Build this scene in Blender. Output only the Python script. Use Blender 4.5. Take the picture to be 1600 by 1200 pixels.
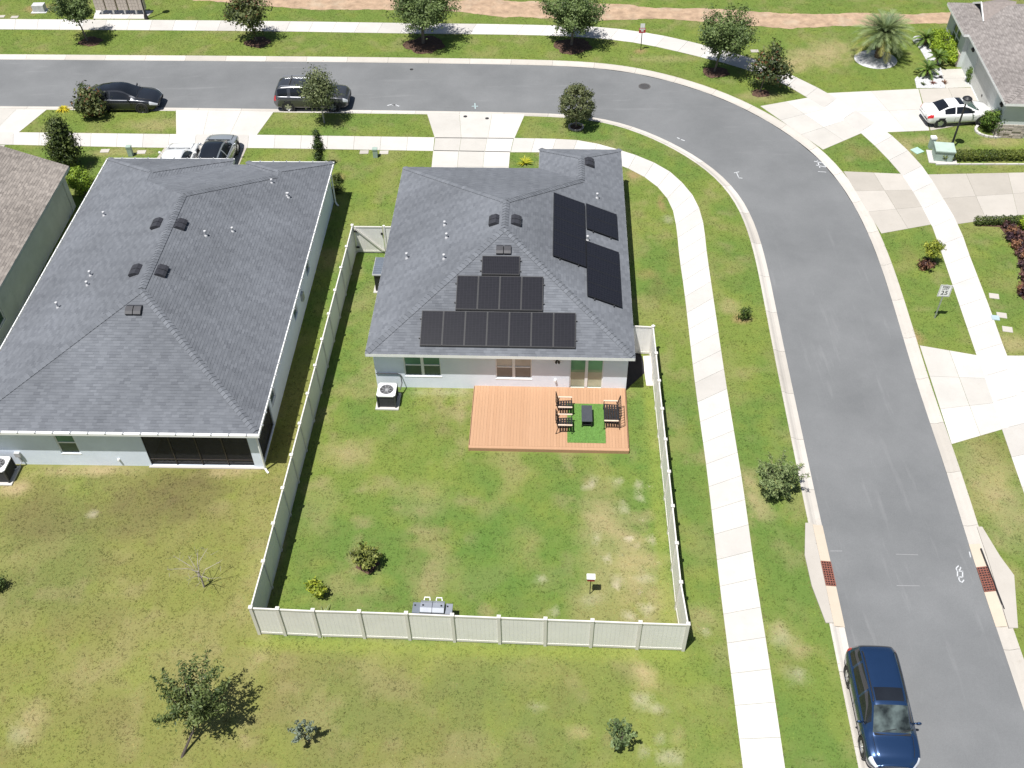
import bpy, bmesh, math, random
import numpy as np
from mathutils import Vector, Matrix
from mathutils.geometry import delaunay_2d_cdt

for _o in list(bpy.data.objects):
    bpy.data.objects.remove(_o)
SC = bpy.context.scene
COL = SC.collection
R_ = math.radians

# ------------------------------------------------------------------ camera
CAM_F, CAM_PITCH, CAM_ROLL, CAM_H = 1574.56, 0.78888, -0.01903, 35.2367
_c, _s = math.cos(CAM_PITCH), math.sin(CAM_PITCH)
_r0, _u0, _d0 = Vector((1, 0, 0)), Vector((0, _s, _c)), Vector((0, _c, -_s))
CR = _r0 * math.cos(CAM_ROLL) + _u0 * math.sin(CAM_ROLL)
CU = _u0 * math.cos(CAM_ROLL) - _r0 * math.sin(CAM_ROLL)
cam_data = bpy.data.cameras.new('camera')
cam_data.sensor_width = 36.0
cam_data.lens = 36.0 * CAM_F / 1600.0
cam_data.clip_start = 0.5
cam_data.clip_end = 3000
cam = bpy.data.objects.new('camera', cam_data)
COL.objects.link(cam)
_m = Matrix((CR, CU, -_d0)).transposed().to_4x4()
_m.translation = Vector((0, 0, CAM_H))
cam.matrix_world = _m
SC.camera = cam

# ------------------------------------------------------------------ sky, sun, exposure
SHX, SHY = 0.255, 0.26                       # shadow run per metre of height
SUN_EL = math.atan(1 / math.hypot(SHX, SHY))
SUN_AZ = math.atan2(-SHX, -SHY)
world = bpy.data.worlds.new('World')
SC.world = world
world.use_nodes = True
_nt = world.node_tree
_sky = _nt.nodes.new('ShaderNodeTexSky')
_sky.sky_type = 'NISHITA'
_sky.sun_disc = False
_sky.sun_elevation = SUN_EL
_sky.sun_rotation = SUN_AZ % (2 * math.pi)
_sky.air_density = 1.0
_sky.dust_density = 1.2
_nt.links.new(_sky.outputs[0], _nt.nodes['Background'].inputs[0])
_nt.nodes['Background'].inputs[1].default_value = 0.058
sun_d = bpy.data.lights.new('sun', 'SUN')
sun_d.energy = 5.0
sun_d.angle = R_(0.55)
sun_d.color = (1.0, 0.975, 0.935)
sun = bpy.data.objects.new('sun', sun_d)
COL.objects.link(sun)
sun.rotation_euler = Vector((SHX, SHY, -1)).to_track_quat('-Z', 'Y').to_euler()
SC.view_settings.view_transform = 'Standard'
SC.view_settings.look = 'None'
SC.view_settings.exposure = 0.42
SC.view_settings.gamma = 1.0
SC.view_settings.use_curve_mapping = False
SC.render.engine = 'CYCLES'
SC.cycles.max_bounces = 6
SC.cycles.transparent_max_bounces = 8


def G(px, py, z=0.0):
    """where the ray through a photograph pixel meets the level z"""
    v = _d0 + CR * ((px - 800) / CAM_F) - CU * ((py - 600) / CAM_F)
    t = (z - CAM_H) / v.z
    return Vector((v.x * t, v.y * t, z))


def G2(px, py):
    g = G(px, py)
    return (g.x, g.y)


# ------------------------------------------------------------------ helpers
def vnoise(x, y, seed=0):
    """smooth value noise for numpy arrays, 0..1"""
    def h(i, j):
        n = (i.astype(np.int64) * 374761393 + j.astype(np.int64) * 668265263 + seed * 974711) & 0x7fffffff
        n = ((n ^ (n >> 13)) * 1274126177) & 0x7fffffff
        return ((n ^ (n >> 16)) & 0xffff) / 65535.0
    i, j = np.floor(x), np.floor(y)
    fx, fy = x - i, y - j
    fx, fy = fx * fx * (3 - 2 * fx), fy * fy * (3 - 2 * fy)
    return (h(i, j) * (1 - fx) + h(i + 1, j) * fx) * (1 - fy) + (h(i, j + 1) * (1 - fx) + h(i + 1, j + 1) * fx) * fy


def fbm(x, y, seed=0, oct=4):
    s, a, t = 0, 1, 0
    for k in range(oct):
        s = s + a * vnoise(x * 2 ** k + 17.3 * k, y * 2 ** k - 9.1 * k, seed + k)
        t += a
        a *= .55
    return s / t


class MB:
    def __init__(s):
        s.v, s.f, s.m = [], [], []

    def poly(s, pts, m=0):
        i = len(s.v)
        s.v += [tuple(p) for p in pts]
        s.f.append(tuple(range(i, i + len(pts))))
        s.m.append(m)
        return s

    def box(s, x0, y0, z0, x1, y1, z1, m=0, T=None):
        c = [(x0, y0, z0), (x1, y0, z0), (x1, y1, z0), (x0, y1, z0), (x0, y0, z1), (x1, y0, z1), (x1, y1, z1), (x0, y1, z1)]
        if T is not None:
            c = [tuple(T @ Vector(p)) for p in c]
        i = len(s.v)
        s.v += c
        for f in ((3, 2, 1, 0), (4, 5, 6, 7), (0, 1, 5, 4), (1, 2, 6, 5), (2, 3, 7, 6), (3, 0, 4, 7)):
            s.f.append(tuple(i + k for k in f))
            s.m.append(m)
        return s

    def bar(s, a, b, w, h, m=0):
        """box of width w and height h laid from a to b"""
        a, b = Vector(a), Vector(b)
        d = (b - a)
        L = d.length
        q = d.to_track_quat('X', 'Z')
        T = Matrix.Translation(a) @ q.to_matrix().to_4x4()
        return s.box(0, -w / 2, -h / 2, L, w / 2, h / 2, m, T)

    def prism(s, poly, z0, z1, m=0, mside=None):
        n = len(poly)
        ar = sum(poly[i][0] * poly[(i + 1) % n][1] - poly[(i + 1) % n][0] * poly[i][1] for i in range(n))
        if ar < 0:
            poly = poly[::-1]
        i = len(s.v)
        s.v += [(p[0], p[1], z0) for p in poly] + [(p[0], p[1], z1) for p in poly]
        s.f.append(tuple(range(i + n - 1, i - 1, -1))); s.m.append(m)
        s.f.append(tuple(range(i + n, i + 2 * n))); s.m.append(m)
        for k in range(n):
            l = (k + 1) % n
            s.f.append((i + k, i + l, i + n + l, i + n + k)); s.m.append(m if mside is None else mside)
        return s

    def tube(s, pts, rad, n=6, m=0, cap=True):
        pts = [Vector(p) for p in pts]
        if not hasattr(rad, '__len__'):
            rad = [rad] * len(pts)
        base = len(s.v)
        for k, p in enumerate(pts):
            d = (pts[min(k + 1, len(pts) - 1)] - pts[max(k - 1, 0)])
            if d.length < 1e-9:
                d = Vector((0, 0, 1))
            d.normalize()
            a = d.orthogonal().normalized() if abs(d.z) > .9 else d.cross(Vector((0, 0, 1))).normalized()
            b = d.cross(a)
            for j in range(n):
                t = 2 * math.pi * j / n
                s.v.append(tuple(p + (a * math.cos(t) + b * math.sin(t)) * rad[k]))
        for k in range(len(pts) - 1):
            for j in range(n):
                l = (j + 1) % n
                s.f.append((base + k * n + j, base + k * n + l, base + (k + 1) * n + l, base + (k + 1) * n + j)); s.m.append(m)
        if cap:
            s.f.append(tuple(base + j for j in range(n - 1, -1, -1))); s.m.append(m)
            e = base + (len(pts) - 1) * n
            s.f.append(tuple(e + j for j in range(n))); s.m.append(m)
        return s

    def lathe(s, prof, n=20, c=(0, 0, 0), axis='Z', m=0, cap=True):
        base = len(s.v)
        for r, z in prof:
            for j in range(n):
                t = 2 * math.pi * j / n
                p = (r * math.cos(t), r * math.sin(t), z)
                if axis == 'Y':
                    p = (p[0], p[2], p[1])
                s.v.append((p[0] + c[0], p[1] + c[1], p[2] + c[2]))
        for k in range(len(prof) - 1):
            for j in range(n):
                l = (j + 1) % n
                f = (base + k * n + j, base + k * n + l, base + (k + 1) * n + l, base + (k + 1) * n + j)
                s.f.append(f if axis != 'Y' else f[::-1]); s.m.append(m)
        for e, rev in ((0, True), (len(prof) - 1, False)):
            if cap and prof[e][0] > 1e-4:
                f = [base + e * n + j for j in range(n)]
                if rev != (axis == 'Y'):
                    f = f[::-1]
                s.f.append(tuple(f)); s.m.append(m)
        return s

    def build(s, name, mats, parent=None, smooth=False, loc=None, rz=0.0):
        me = bpy.data.meshes.new(name)
        me.from_pydata(s.v, [], s.f)
        if not isinstance(mats, (list, tuple)):
            mats = [mats]
        for mm in mats:
            me.materials.append(mm)
        if len(mats) > 1:
            me.polygons.foreach_set('material_index', s.m)
        if smooth:
            me.polygons.foreach_set('use_smooth', [True] * len(s.f))
        me.update()
        return link(name, me, parent, loc, rz)


def link(name, data, parent=None, loc=None, rz=0.0):
    o = bpy.data.objects.new(name, data)
    COL.objects.link(o)
    if parent is not None:
        o.parent = parent
    if loc is not None:
        o.location = loc
    if rz:
        o.rotation_euler = (0, 0, rz)
    return o


def np_mesh(name, V, F, mat, colors=None, parent=None, kind=None):
    """V (n,3), F (m,k) same k; per-vertex colours optional"""
    V = np.ascontiguousarray(V, dtype=np.float32)
    F = np.ascontiguousarray(F, dtype=np.int32)
    me = bpy.data.meshes.new(name)
    m, k = F.shape
    me.vertices.add(len(V)); me.vertices.foreach_set('co', V.ravel())
    me.loops.add(m * k); me.loops.foreach_set('vertex_index', F.ravel())
    me.polygons.add(m)
    me.polygons.foreach_set('loop_start', np.arange(0, m * k, k, dtype=np.int32))
    if colors is not None:
        at = me.color_attributes.new('Col', 'FLOAT_COLOR', 'POINT')
        c = np.ones((len(V), 4), dtype=np.float32); c[:, :3] = colors
        at.data.foreach_set('color', c.ravel())
    me.materials.append(mat)
    me.update(calc_edges=True)
    me.validate()
    o = link(name, me, parent)
    if kind:
        o['kind'] = kind
    return o


def tag(o, label, cat, group=None, kind=None):
    o['label'] = label
    o['category'] = cat
    if group:
        o['group'] = group
    if kind:
        o['kind'] = kind
    return o


def thing(name, label, cat, loc=(0, 0, 0), rz=0.0, group=None):
    o = link(name, None, None, loc, rz)
    o.empty_display_size = .3
    return tag(o, label, cat, group)


def struct(o):
    o['kind'] = 'structure'
    return o


# ------------------------------------------------------------------ materials
MATS = {}


def nodes(name):
    m = bpy.data.materials.new(name)
    m.use_nodes = True
    nt = m.node_tree
    return m, nt, nt.nodes['Principled BSDF']


def mix(nt, fac, a, b, blend='MIX'):
    n = nt.nodes.new('ShaderNodeMix')
    n.data_type = 'RGBA'
    n.blend_type = blend
    for sock, val in ((n.inputs[0], fac), (n.inputs[6], a), (n.inputs[7], b)):
        if hasattr(val, 'is_linked'):
            nt.links.new(val, sock)
        elif isinstance(val, (int, float)):
            sock.default_value = val
        else:
            sock.default_value = (*val, 1) if len(val) == 3 else val
    return n.outputs[2]


def noise(nt, scale, detail=4, rough=.6, vec=None, out='Fac', stretch=None):
    n = nt.nodes.new('ShaderNodeTexNoise')
    n.inputs['Scale'].default_value = scale
    n.inputs['Detail'].default_value = detail
    n.inputs['Roughness'].default_value = rough
    if vec is None:
        vec = nt.nodes.new('ShaderNodeNewGeometry').outputs['Position']
    if stretch:
        mp = nt.nodes.new('ShaderNodeMapping')
        mp.inputs['Scale'].default_value = stretch[:3]
        if len(stretch) > 3:
            mp.inputs['Rotation'].default_value = (0, 0, stretch[3])
        nt.links.new(vec, mp.inputs[0])
        vec = mp.outputs[0]
    nt.links.new(vec, n.inputs['Vector'])
    return n.outputs[out]


def ramp(nt, fac, lo, hi, a=0.0, b=1.0):
    n = nt.nodes.new('ShaderNodeMapRange')
    n.inputs[1].default_value, n.inputs[2].default_value = lo, hi
    n.inputs[3].default_value, n.inputs[4].default_value = a, b
    nt.links.new(fac, n.inputs[0])
    return n.outputs[0]


def bump(nt, bsdf, fac, strength=.3, dist=.02):
    b = nt.nodes.new('ShaderNodeBump')
    b.inputs['Strength'].default_value = strength
    b.inputs['Distance'].default_value = dist
    nt.links.new(fac, b.inputs['Height'])
    nt.links.new(b.outputs[0], bsdf.inputs['Normal'])


def pm(name, col, rough=.7, var=.12, scale=3.0, bmp=0.0, metal=0.0, spec=.5, coat=0.0, dirt=None, obj=False):
    """a plain painted, metal or mineral surface with uneven tone"""
    if name in MATS:
        return MATS[name]
    m, nt, b = nodes(name)
    vec = nt.nodes.new('ShaderNodeTexCoord').outputs['Object'] if obj else None
    n1 = noise(nt, scale, 6, .65, vec)
    dark = tuple(c * (1 - var) for c in col)
    lite = tuple(min(1, c * (1 + var)) for c in col)
    c = mix(nt, ramp(nt, n1, .3, .7), dark, lite)
    if dirt:
        n2 = noise(nt, scale * .37, 5, .7, vec)
        c = mix(nt, ramp(nt, n2, .52, .75, 0, dirt[1]), c, dirt[0])
    nt.links.new(c, b.inputs['Base Color'])
    b.inputs['Roughness'].default_value = rough
    b.inputs['Metallic'].default_value = metal
    b.inputs['Specular IOR Level'].default_value = spec
    b.inputs['Coat Weight'].default_value = coat
    b.inputs['Coat Roughness'].default_value = .05
    if bmp:
        bump(nt, b, noise(nt, scale * 12, 3, .6, vec), bmp, .01)
    MATS[name] = m
    return m


def attr_mat(name, rough=.8, trans=0.0, spec=.3, fine=None, bmp=0.0, gloss=None):
    m, nt, b = nodes(name)
    a = nt.nodes.new('ShaderNodeAttribute')
    a.attribute_name = 'Col'
    c = a.outputs['Color']
    if fine:
        n = noise(nt, fine[0], 5, .7)
        c = mix(nt, 1.0, c, mix(nt, ramp(nt, n, .3, .7), (1 - fine[1],) * 3, (1 + fine[1],) * 3), 'MULTIPLY')
    nt.links.new(c, b.inputs['Base Color'])
    b.inputs['Roughness'].default_value = rough
    b.inputs['Specular IOR Level'].default_value = spec
    if bmp:
        bump(nt, b, noise(nt, 40, 4, .7), bmp, .02)
    if trans:
        t = nt.nodes.new('ShaderNodeBsdfTranslucent')
        nt.links.new(c, t.inputs['Color'])
        mx = nt.nodes.new('ShaderNodeMixShader')
        mx.inputs[0].default_value = trans
        nt.links.new(b.outputs[0], mx.inputs[1])
        nt.links.new(t.outputs[0], mx.inputs[2])
        nt.links.new(mx.outputs[0], nt.nodes['Material Output'].inputs[0])
    return m


M_LAWN = attr_mat('lawn_soil', .95, 0, .1, (14, .14), .15)
M_BLADE = attr_mat('grass_blade', .85, .15, .1)
M_LEAF = attr_mat('leaf', .55, .22, .35)
M_SHINGLE = attr_mat('asphalt_shingle', .92, 0, .15, (60, .12))


def asphalt():
    m, nt, b = nodes('asphalt')
    n1 = noise(nt, .25, 6, .6)
    c = mix(nt, ramp(nt, n1, .3, .7), (.136, .140, .143), (.178, .182, .185))
    fine = noise(nt, 35, 4, .8)
    c = mix(nt, 1, c, mix(nt, ramp(nt, fine, .25, .75), (.82,) * 3, (1.16,) * 3), 'MULTIPLY')
    # pale tyre scuffs, drawn out along each leg of the road
    sep = nt.nodes.new('ShaderNodeSeparateXYZ')
    nt.links.new(nt.nodes.new('ShaderNodeNewGeometry').outputs['Position'], sep.inputs[0])
    for st, sc, th, y0, y1 in (((.14, 1.6, 1, 0), 1.1, .60, 50, 60), ((.35, 2.6, 1, R_(8)), .9, .63, 52, 60), ((1.7, .14, 1, R_(-14)), 1.0, .60, 48, 42), ((2.8, .3, 1, R_(-8)), .8, .62, 50, 44)):
        s = noise(nt, sc, 4, .6, None, 'Fac', st)
        mt = nt.nodes.new('ShaderNodeMath'); mt.operation = 'MULTIPLY'
        nt.links.new(ramp(nt, s, th, th + .18, 0, .26), mt.inputs[0]); nt.links.new(ramp(nt, sep.outputs['Y'], y0, y1), mt.inputs[1])
        c = mix(nt, mt.outputs[0], c, (.31, .31, .312))
    sp = noise(nt, 1.3, 8, .75)
    c = mix(nt, ramp(nt, sp, .68, .78, 0, .35), c, (.15, .15, .152))
    nt.links.new(c, b.inputs['Base Color'])
    b.inputs['Roughness'].default_value = .85
    b.inputs['Specular IOR Level'].default_value = .25
    bump(nt, b, fine, .25, .01)
    return m


def concrete(name, col, stain=.18, scol=(.40, .35, .28), seam=False):
    m, nt, b = nodes(name)
    n1 = noise(nt, .7, 6, .65)
    c = mix(nt, ramp(nt, n1, .3, .7), tuple(x * .93 for x in col), tuple(min(1, x * 1.05) for x in col))
    n2 = noise(nt, 2.6, 8, .75)
    c = mix(nt, ramp(nt, n2, .55, .8, 0, stain), c, scol)
    oi = nt.nodes.new('ShaderNodeObjectInfo')
    c = mix(nt, 1, c, mix(nt, oi.outputs['Random'], (.83, .82, .80), (1.04, 1.04, 1.04)), 'MULTIPLY')
    nt.links.new(c, b.inputs['Base Color'])
    b.inputs['Roughness'].default_value = .9
    b.inputs['Specular IOR Level'].default_value = .2
    bump(nt, b, noise(nt, 60, 3, .7), .2, .005)
    return m


M_ASPHALT = asphalt()
M_WALK = concrete('sidewalk_concrete', (.53, .51, .485), .3)
M_DRIVE = concrete('driveway_concrete', (.53, .51, .48), .3)
M_DRIVE_OLD = concrete('old_driveway_concrete', (.44, .41, .37), .35, (.34, .30, .25))
M_KERB = concrete('kerb_concrete', (.50, .47, .43), .45, (.30, .26, .21))
M_INLET = concrete('inlet_concrete', (.50, .43, .345), .35, (.40, .31, .21))
M_DIRT = pm('bare_dirt', (.36, .255, .175), .95, .3, 1.3, .5, 0, .1, 0, ((.42, .36, .27), .7))
M_MULCH = pm('bark_mulch', (.10, .062, .045), .95, .45, 9, .8, 0, .1)
M_WHITE = pm('white_trim_paint', (.78, .78, .77), .5, .05, 2)
M_STUCCO = pm('white_stucco', (.74, .79, .87), .85, .04, 1.5, .15)
M_STUCCO_W = pm('neighbour_stucco', (.71, .775, .87), .85, .05, 1.5, .15)
M_STUCCO_G = pm('grey_green_stucco', (.54, .545, .52), .85, .08, 1.2, .15, 0, .4, 0, ((.25, .25, .22), .5))
M_STUCCO_R = pm('sage_stucco', (.55, .585, .57), .85, .06, 1.2, .15)
M_VINYL = pm('almond_vinyl', (.76, .745, .71), .45, .04, 1.2, 0, 0, .4, 0, ((.62, .59, .53), .5))
M_BLACK = pm('black_metal', (.018, .018, .02), .45, .2, 4)
M_DKGREY = pm('dark_grey_plastic', (.045, .046, .05), .6, .15, 4)
M_VENT = pm('vent_metal', (.030, .030, .036), .55, .25, 6)
M_PIPE = pm('pale_pipe', (.48, .48, .49), .5, .1, 6)
M_WOOD = pm('pale_wood_slat', (.62, .49, .38), .6, .12, 8)
M_DECK = None
M_RUST = pm('rusted_grate', (.20, .070, .048), .85, .35, 9, .3)
M_GREENBOX = pm('utility_green', (.30, .38, .33), .6, .1, 3)
M_STONE = pm('ledger_stone', (.42, .37, .32), .9, .3, 4, .4)
M_MARBLE = pm('white_pebble', (.47, .47, .475), .85, .3, 7, .8)
M_GALV = pm('galvanised_steel', (.45, .46, .47), .45, .15, 5, 0, .6)
M_RUBBER = pm('tyre_rubber', (.02, .02, .021), .8, .2, 6)
M_ALLOY = pm('alloy_rim', (.55, .56, .58), .3, .08, 6, 0, .8)
M_DALLOY = pm('dark_alloy_rim', (.06, .06, .065), .35, .1, 6, 0, .7)
M_BARK = pm('grey_bark', (.17, .14, .115), .95, .3, 9, .6)


def glass(name, col, rough=.04, spec=.6, sc=.8, var=.2):
    if name in MATS:
        return MATS[name]
    m, nt, b = nodes(name)
    n = noise(nt, sc, 3, .5)
    c = mix(nt, ramp(nt, n, .35, .65), tuple(x * (1 - var) for x in col), tuple(x * (1 + var) for x in col))
    nt.links.new(c, b.inputs['Base Color'])
    b.inputs['Roughness'].default_value = rough
    b.inputs['Specular IOR Level'].default_value = spec
    MATS[name] = m
    return m


M_CARGLASS = glass('tinted_car_glass', (.012, .014, .018), .03, .6)
M_SCREENGLASS = glass('windscreen_glass', (.055, .070, .068), .03, .6, 2.2, .75)  # strong blotches paint cloud reflections into the glass colour
M_PANE_GREEN = glass('green_pane', (.075, .19, .14))  # one opaque green for the upper window panes
M_PANE_DARK = glass('screened_pane', (.06, .10, .085), .2)
M_PANE_BEIGE = glass('pane_over_beige_blind', (.42, .40, .36))
M_PANE_BEIGE2 = glass('screened_pane_over_blind', (.20, .19, .175), .2)
M_PANE_DOOR = glass('sliding_door_pane', (.17, .34, .20))
M_PANE_DOORLOW = glass('sliding_door_lower_pane', (.38, .40, .29))

# ------------------------------------------------------------------ frames of the houses
HYAW = -0.05185
HO = Vector((-6.9154, 34.5957, 0))                      # rear left eave corner of the house with the deck


class Frame:
    def __init__(s, o, yaw):
        s.o, s.yaw = Vector(o), yaw
        s.ax = Vector((math.cos(yaw), math.sin(yaw), 0))
        s.ay = Vector((-math.sin(yaw), math.cos(yaw), 0))

    def W(s, u, v, z=0.0):
        return s.o + s.ax * u + s.ay * v + Vector((0, 0, z))

    def loc(s, p):
        d = Vector((p[0], p[1], 0)) - s.o
        return d.dot(s.ax), d.dot(s.ay)

    def np(s, x, y):
        dx, dy = x - s.o.x, y - s.o.y
        return dx * s.ax.x + dy * s.ax.y, dx * s.ay.x + dy * s.ay.y


FH = Frame(HO, HYAW)
FN = Frame((-11.1433, 29.6339, 0), HYAW + .0096)        # neighbour: origin at its rear right eave corner
FN = Frame(FN.W(-13.4, 0), HYAW + .0096)                # moved to its rear left eave corner
FT = Frame((-25.75, 51.1, 0), -0.023)                   # tan roofed house: front right eave corner
FR = Frame((31.05, 56.18, 0), -0.0883)                  # house across the street: near left eave corner


# ------------------------------------------------------------------ road, kerbs, ground
def inpoly(x, y, poly):
    r = np.zeros(x.shape, bool)
    n = len(poly)
    for i in range(n):
        x0, y0 = poly[i][0], poly[i][1]
        x1, y1 = poly[(i + 1) % n][0], poly[(i + 1) % n][1]
        if y0 == y1:
            continue
        r ^= ((y0 > y) != (y1 > y)) & (x < (x1 - x0) * (y - y0) / (y1 - y0) + x0)
    return r


def resample(pts, step=None, n=None, smooth=True):
    P = np.array([(p[0], p[1]) for p in pts], float)
    if smooth:                                           # Catmull-Rom
        Q = [P[0] * 2 - P[1]] + list(P) + [P[-1] * 2 - P[-2]]
        out = []
        for i in range(1, len(Q) - 2):
            a, b, c, d = Q[i - 1], Q[i], Q[i + 1], Q[i + 2]
            for t in np.linspace(0, 1, 12, endpoint=False):
                out.append(.5 * ((2 * b) + (c - a) * t + (2 * a - 5 * b + 4 * c - d) * t * t + (3 * b - a - 3 * c + d) * t ** 3))
        out.append(P[-1])
        P = np.array(out)
    s = np.r_[0, np.cumsum(np.hypot(*np.diff(P, axis=0).T))]
    if n is None:
        n = max(2, int(round(s[-1] / step)) + 1)
    t = np.linspace(0, s[-1], n)
    return np.c_[np.interp(t, s, P[:, 0]), np.interp(t, s, P[:, 1])]


def smooth_line(P, it=6):
    for _ in range(it):
        Q = P.copy()
        Q[1:-1] = .25 * P[:-2] + .5 * P[1:-1] + .25 * P[2:]
        P = Q
    return P


def offset(P, d):
    t = np.gradient(P, axis=0)
    t /= np.hypot(t[:, 0], t[:, 1])[:, None]
    return P + np.c_[-t[:, 1], t[:, 0]] * d


OUT_PX = [(-20, 91), (0, 91), (200, 92.5), (400, 94), (600, 96), (800, 99), (880, 101), (950, 105), (1000, 112.5), (1050, 125), (1100, 140), (1150, 160),
          (1200, 186), (1237, 210), (1275, 237.5), (1300, 265), (1325, 299), (1350, 345), (1375, 405), (1400, 485), (1420, 553), (1434, 600), (1462, 682),
          (1487, 755), (1507, 825), (1529, 893), (1550, 957), (1562, 990), (1600, 1105), (1635, 1210)]
INN_PX = [(-20, 164), (0, 164), (200, 165.5), (400, 168), (600, 170.5), (800, 173.5), (925, 178), (962, 186), (1000, 198), (1030, 210), (1075, 233),
          (1125, 266), (1157, 300), (1175, 332), (1190, 375), (1201, 420), (1215, 490), (1227, 548), (1238, 600), (1262, 712), (1285, 820), (1303, 898),
          (1317, 960), (1328, 1015), (1370, 1210)]
E_OUT = smooth_line(resample([G2(*q) for q in OUT_PX], 1.0), 8)
E_INN = smooth_line(resample([G2(*q) for q in INN_PX], 1.0), 8)


def extend(P, far=160):
    a = P[0] + (P[0] - P[6]) / np.hypot(*(P[0] - P[6])) * far
    b = P[-1] + (P[-1] - P[-6]) / np.hypot(*(P[-1] - P[-6])) * far
    return np.vstack([a, P, b])


ROAD_Z = -0.10
A_OUT, A_INN = extend(E_OUT), extend(E_INN)
mb = MB()
K = 160
ro, ri = resample(A_OUT, n=K, smooth=False), resample(A_INN, n=K, smooth=False)
for i in range(K - 1):
    mb.poly([(*ri[i], ROAD_Z), (*ri[i + 1], ROAD_Z), (*ro[i + 1], ROAD_Z), (*ro[i], ROAD_Z)])
# an underlay wider than the ribbon, so that no gap shows beside the kerbs
road = struct(mb.build('road', M_ASPHALT))
KERB_W = 0.58
B_OUT, B_INN = offset(E_OUT, KERB_W), offset(E_INN, -KERB_W)
_far = 900
loop_in = [tuple(p) for p in extend(B_INN)]
loop_in = loop_in + [(loop_in[-1][0], -_far), (-_far, -_far), (-_far, loop_in[0][1])]
loop_out = [tuple(p) for p in extend(B_OUT)]
loop_out = [(-_far, loop_out[0][1])] + loop_out + [(loop_out[-1][0], -_far), (_far, -_far), (_far, _far), (-_far, _far)]

KPROF = [(0.0, .006), (.22, -.004), (.34, .03), (.44, .085), (.50, .108), (.60, .112), (.60, -.12)]


def kerb(name, E, sgn, skip=()):
    par = struct(link(name, None))
    n = len(E)
    cs = [offset(E, sgn * t) for t, z in KPROF]
    step = 3
    for a in range(0, n - 1, step):
        b = min(a + step, n - 1)
        mb = MB()
        for i in range(a, b):
            for k in range(len(KPROF) - 1):
                q = []
                for (ii, kk) in ((i, k), (i + 1, k), (i + 1, k + 1), (i, k + 1)):
                    p = cs[kk][ii]
                    if ii == a and i == a:
                        p = p + (cs[kk][min(a + 1, n - 1)] - p) * .012
                    q.append((p[0], p[1], ROAD_Z + KPROF[kk][1]))
                mb.poly(q if sgn > 0 else q[::-1])
        mb.build('kerb_section', M_KERB, par, smooth=False)
    return par


kerb_in = kerb('kerb_inner', E_INN, -1)
kerb_out = kerb('kerb_outer', E_OUT, 1)

# ------------------------------------------------------------------ paving
PAVED = []                                               # plan outlines where no grass grows


def wpts(px):
    return [G2(*q) for q in px]


def slabs(parent, c00, c10, c11, c01, nu, nv, mat, z1=.016, name='slab', gap=.007):
    """split a plan quadrilateral into slabs with open joints"""
    c00, c10, c11, c01 = [np.array(c, float) for c in (c00, c10, c11, c01)]
    PAVED.append([tuple(c00), tuple(c10), tuple(c11), tuple(c01)])
    lu = max(np.hypot(*(c10 - c00)), .1); lv = max(np.hypot(*(c01 - c00)), .1)

    def P(s, t):
        return (c00 * (1 - s) + c10 * s) * (1 - t) + (c01 * (1 - s) + c11 * s) * t
    for i in range(nu):
        for j in range(nv):
            s0, s1 = i / nu + gap / lu * (i > 0), (i + 1) / nu - gap / lu * (i < nu - 1)
            t0, t1 = j / nv + gap / lv * (j > 0), (j + 1) / nv - gap / lv * (j < nv - 1)
            MB().prism([P(s0, t0), P(s1, t0), P(s1, t1), P(s0, t1)], -.06, z1).build(name, mat, parent)


def walk(name, left, right, n, mat, z1=.02, smooth=True):
    par = struct(link(name, None))
    A, B = resample(left, n=n + 1, smooth=smooth), resample(right, n=n + 1, smooth=smooth)
    PAVED.append([tuple(p) for p in A] + [tuple(p) for p in B[::-1]])
    for i in range(n):
        L = max(.3, .5 * (np.hypot(*(A[i + 1] - A[i])) + np.hypot(*(B[i + 1] - B[i]))))
        g = .007 / L
        q = [A[i] + (A[i + 1] - A[i]) * g, A[i + 1] - (A[i + 1] - A[i]) * g, B[i + 1] - (B[i + 1] - B[i]) * g, B[i] + (B[i + 1] - B[i]) * g]
        MB().prism(q, -.06, z1).build('slab', mat, par)
    return par


# sidewalk round the corner lot: along the street, round the bend and down the side
walk('sidewalk_front', wpts([(-60, 206.5), (25, 207), (275, 210), (400, 211), (679, 215)]), wpts([(-60, 225.5), (0, 226), (250, 231), (400, 231.5), (677, 236)]), 18, M_WALK)
slabs(struct(link('driveway_crossing', None)), G2(680, 215), G2(802.5, 216), G2(797.5, 238), G2(677.5, 236), 3, 1, M_DRIVE)
walk('sidewalk_side',
     wpts([(803, 216), (900, 219), (952, 230), (1000, 245), (1025, 256), (1050, 271), (1076, 297), (1090, 320), (1099, 350), (1105, 400), (1117, 482), (1134.5, 600), (1160, 755), (1180.5, 900), (1200, 1022), (1228, 1210)]),
     wpts([(798, 238), (880, 239), (935, 247), (972, 260), (987, 266), (1012, 280), (1035, 300), (1050, 325), (1057, 357), (1062, 405), (1070, 462), (1086, 600), (1105, 740), (1123, 900), (1136, 1005), (1162, 1210)]),
     36, M_WALK)
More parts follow.
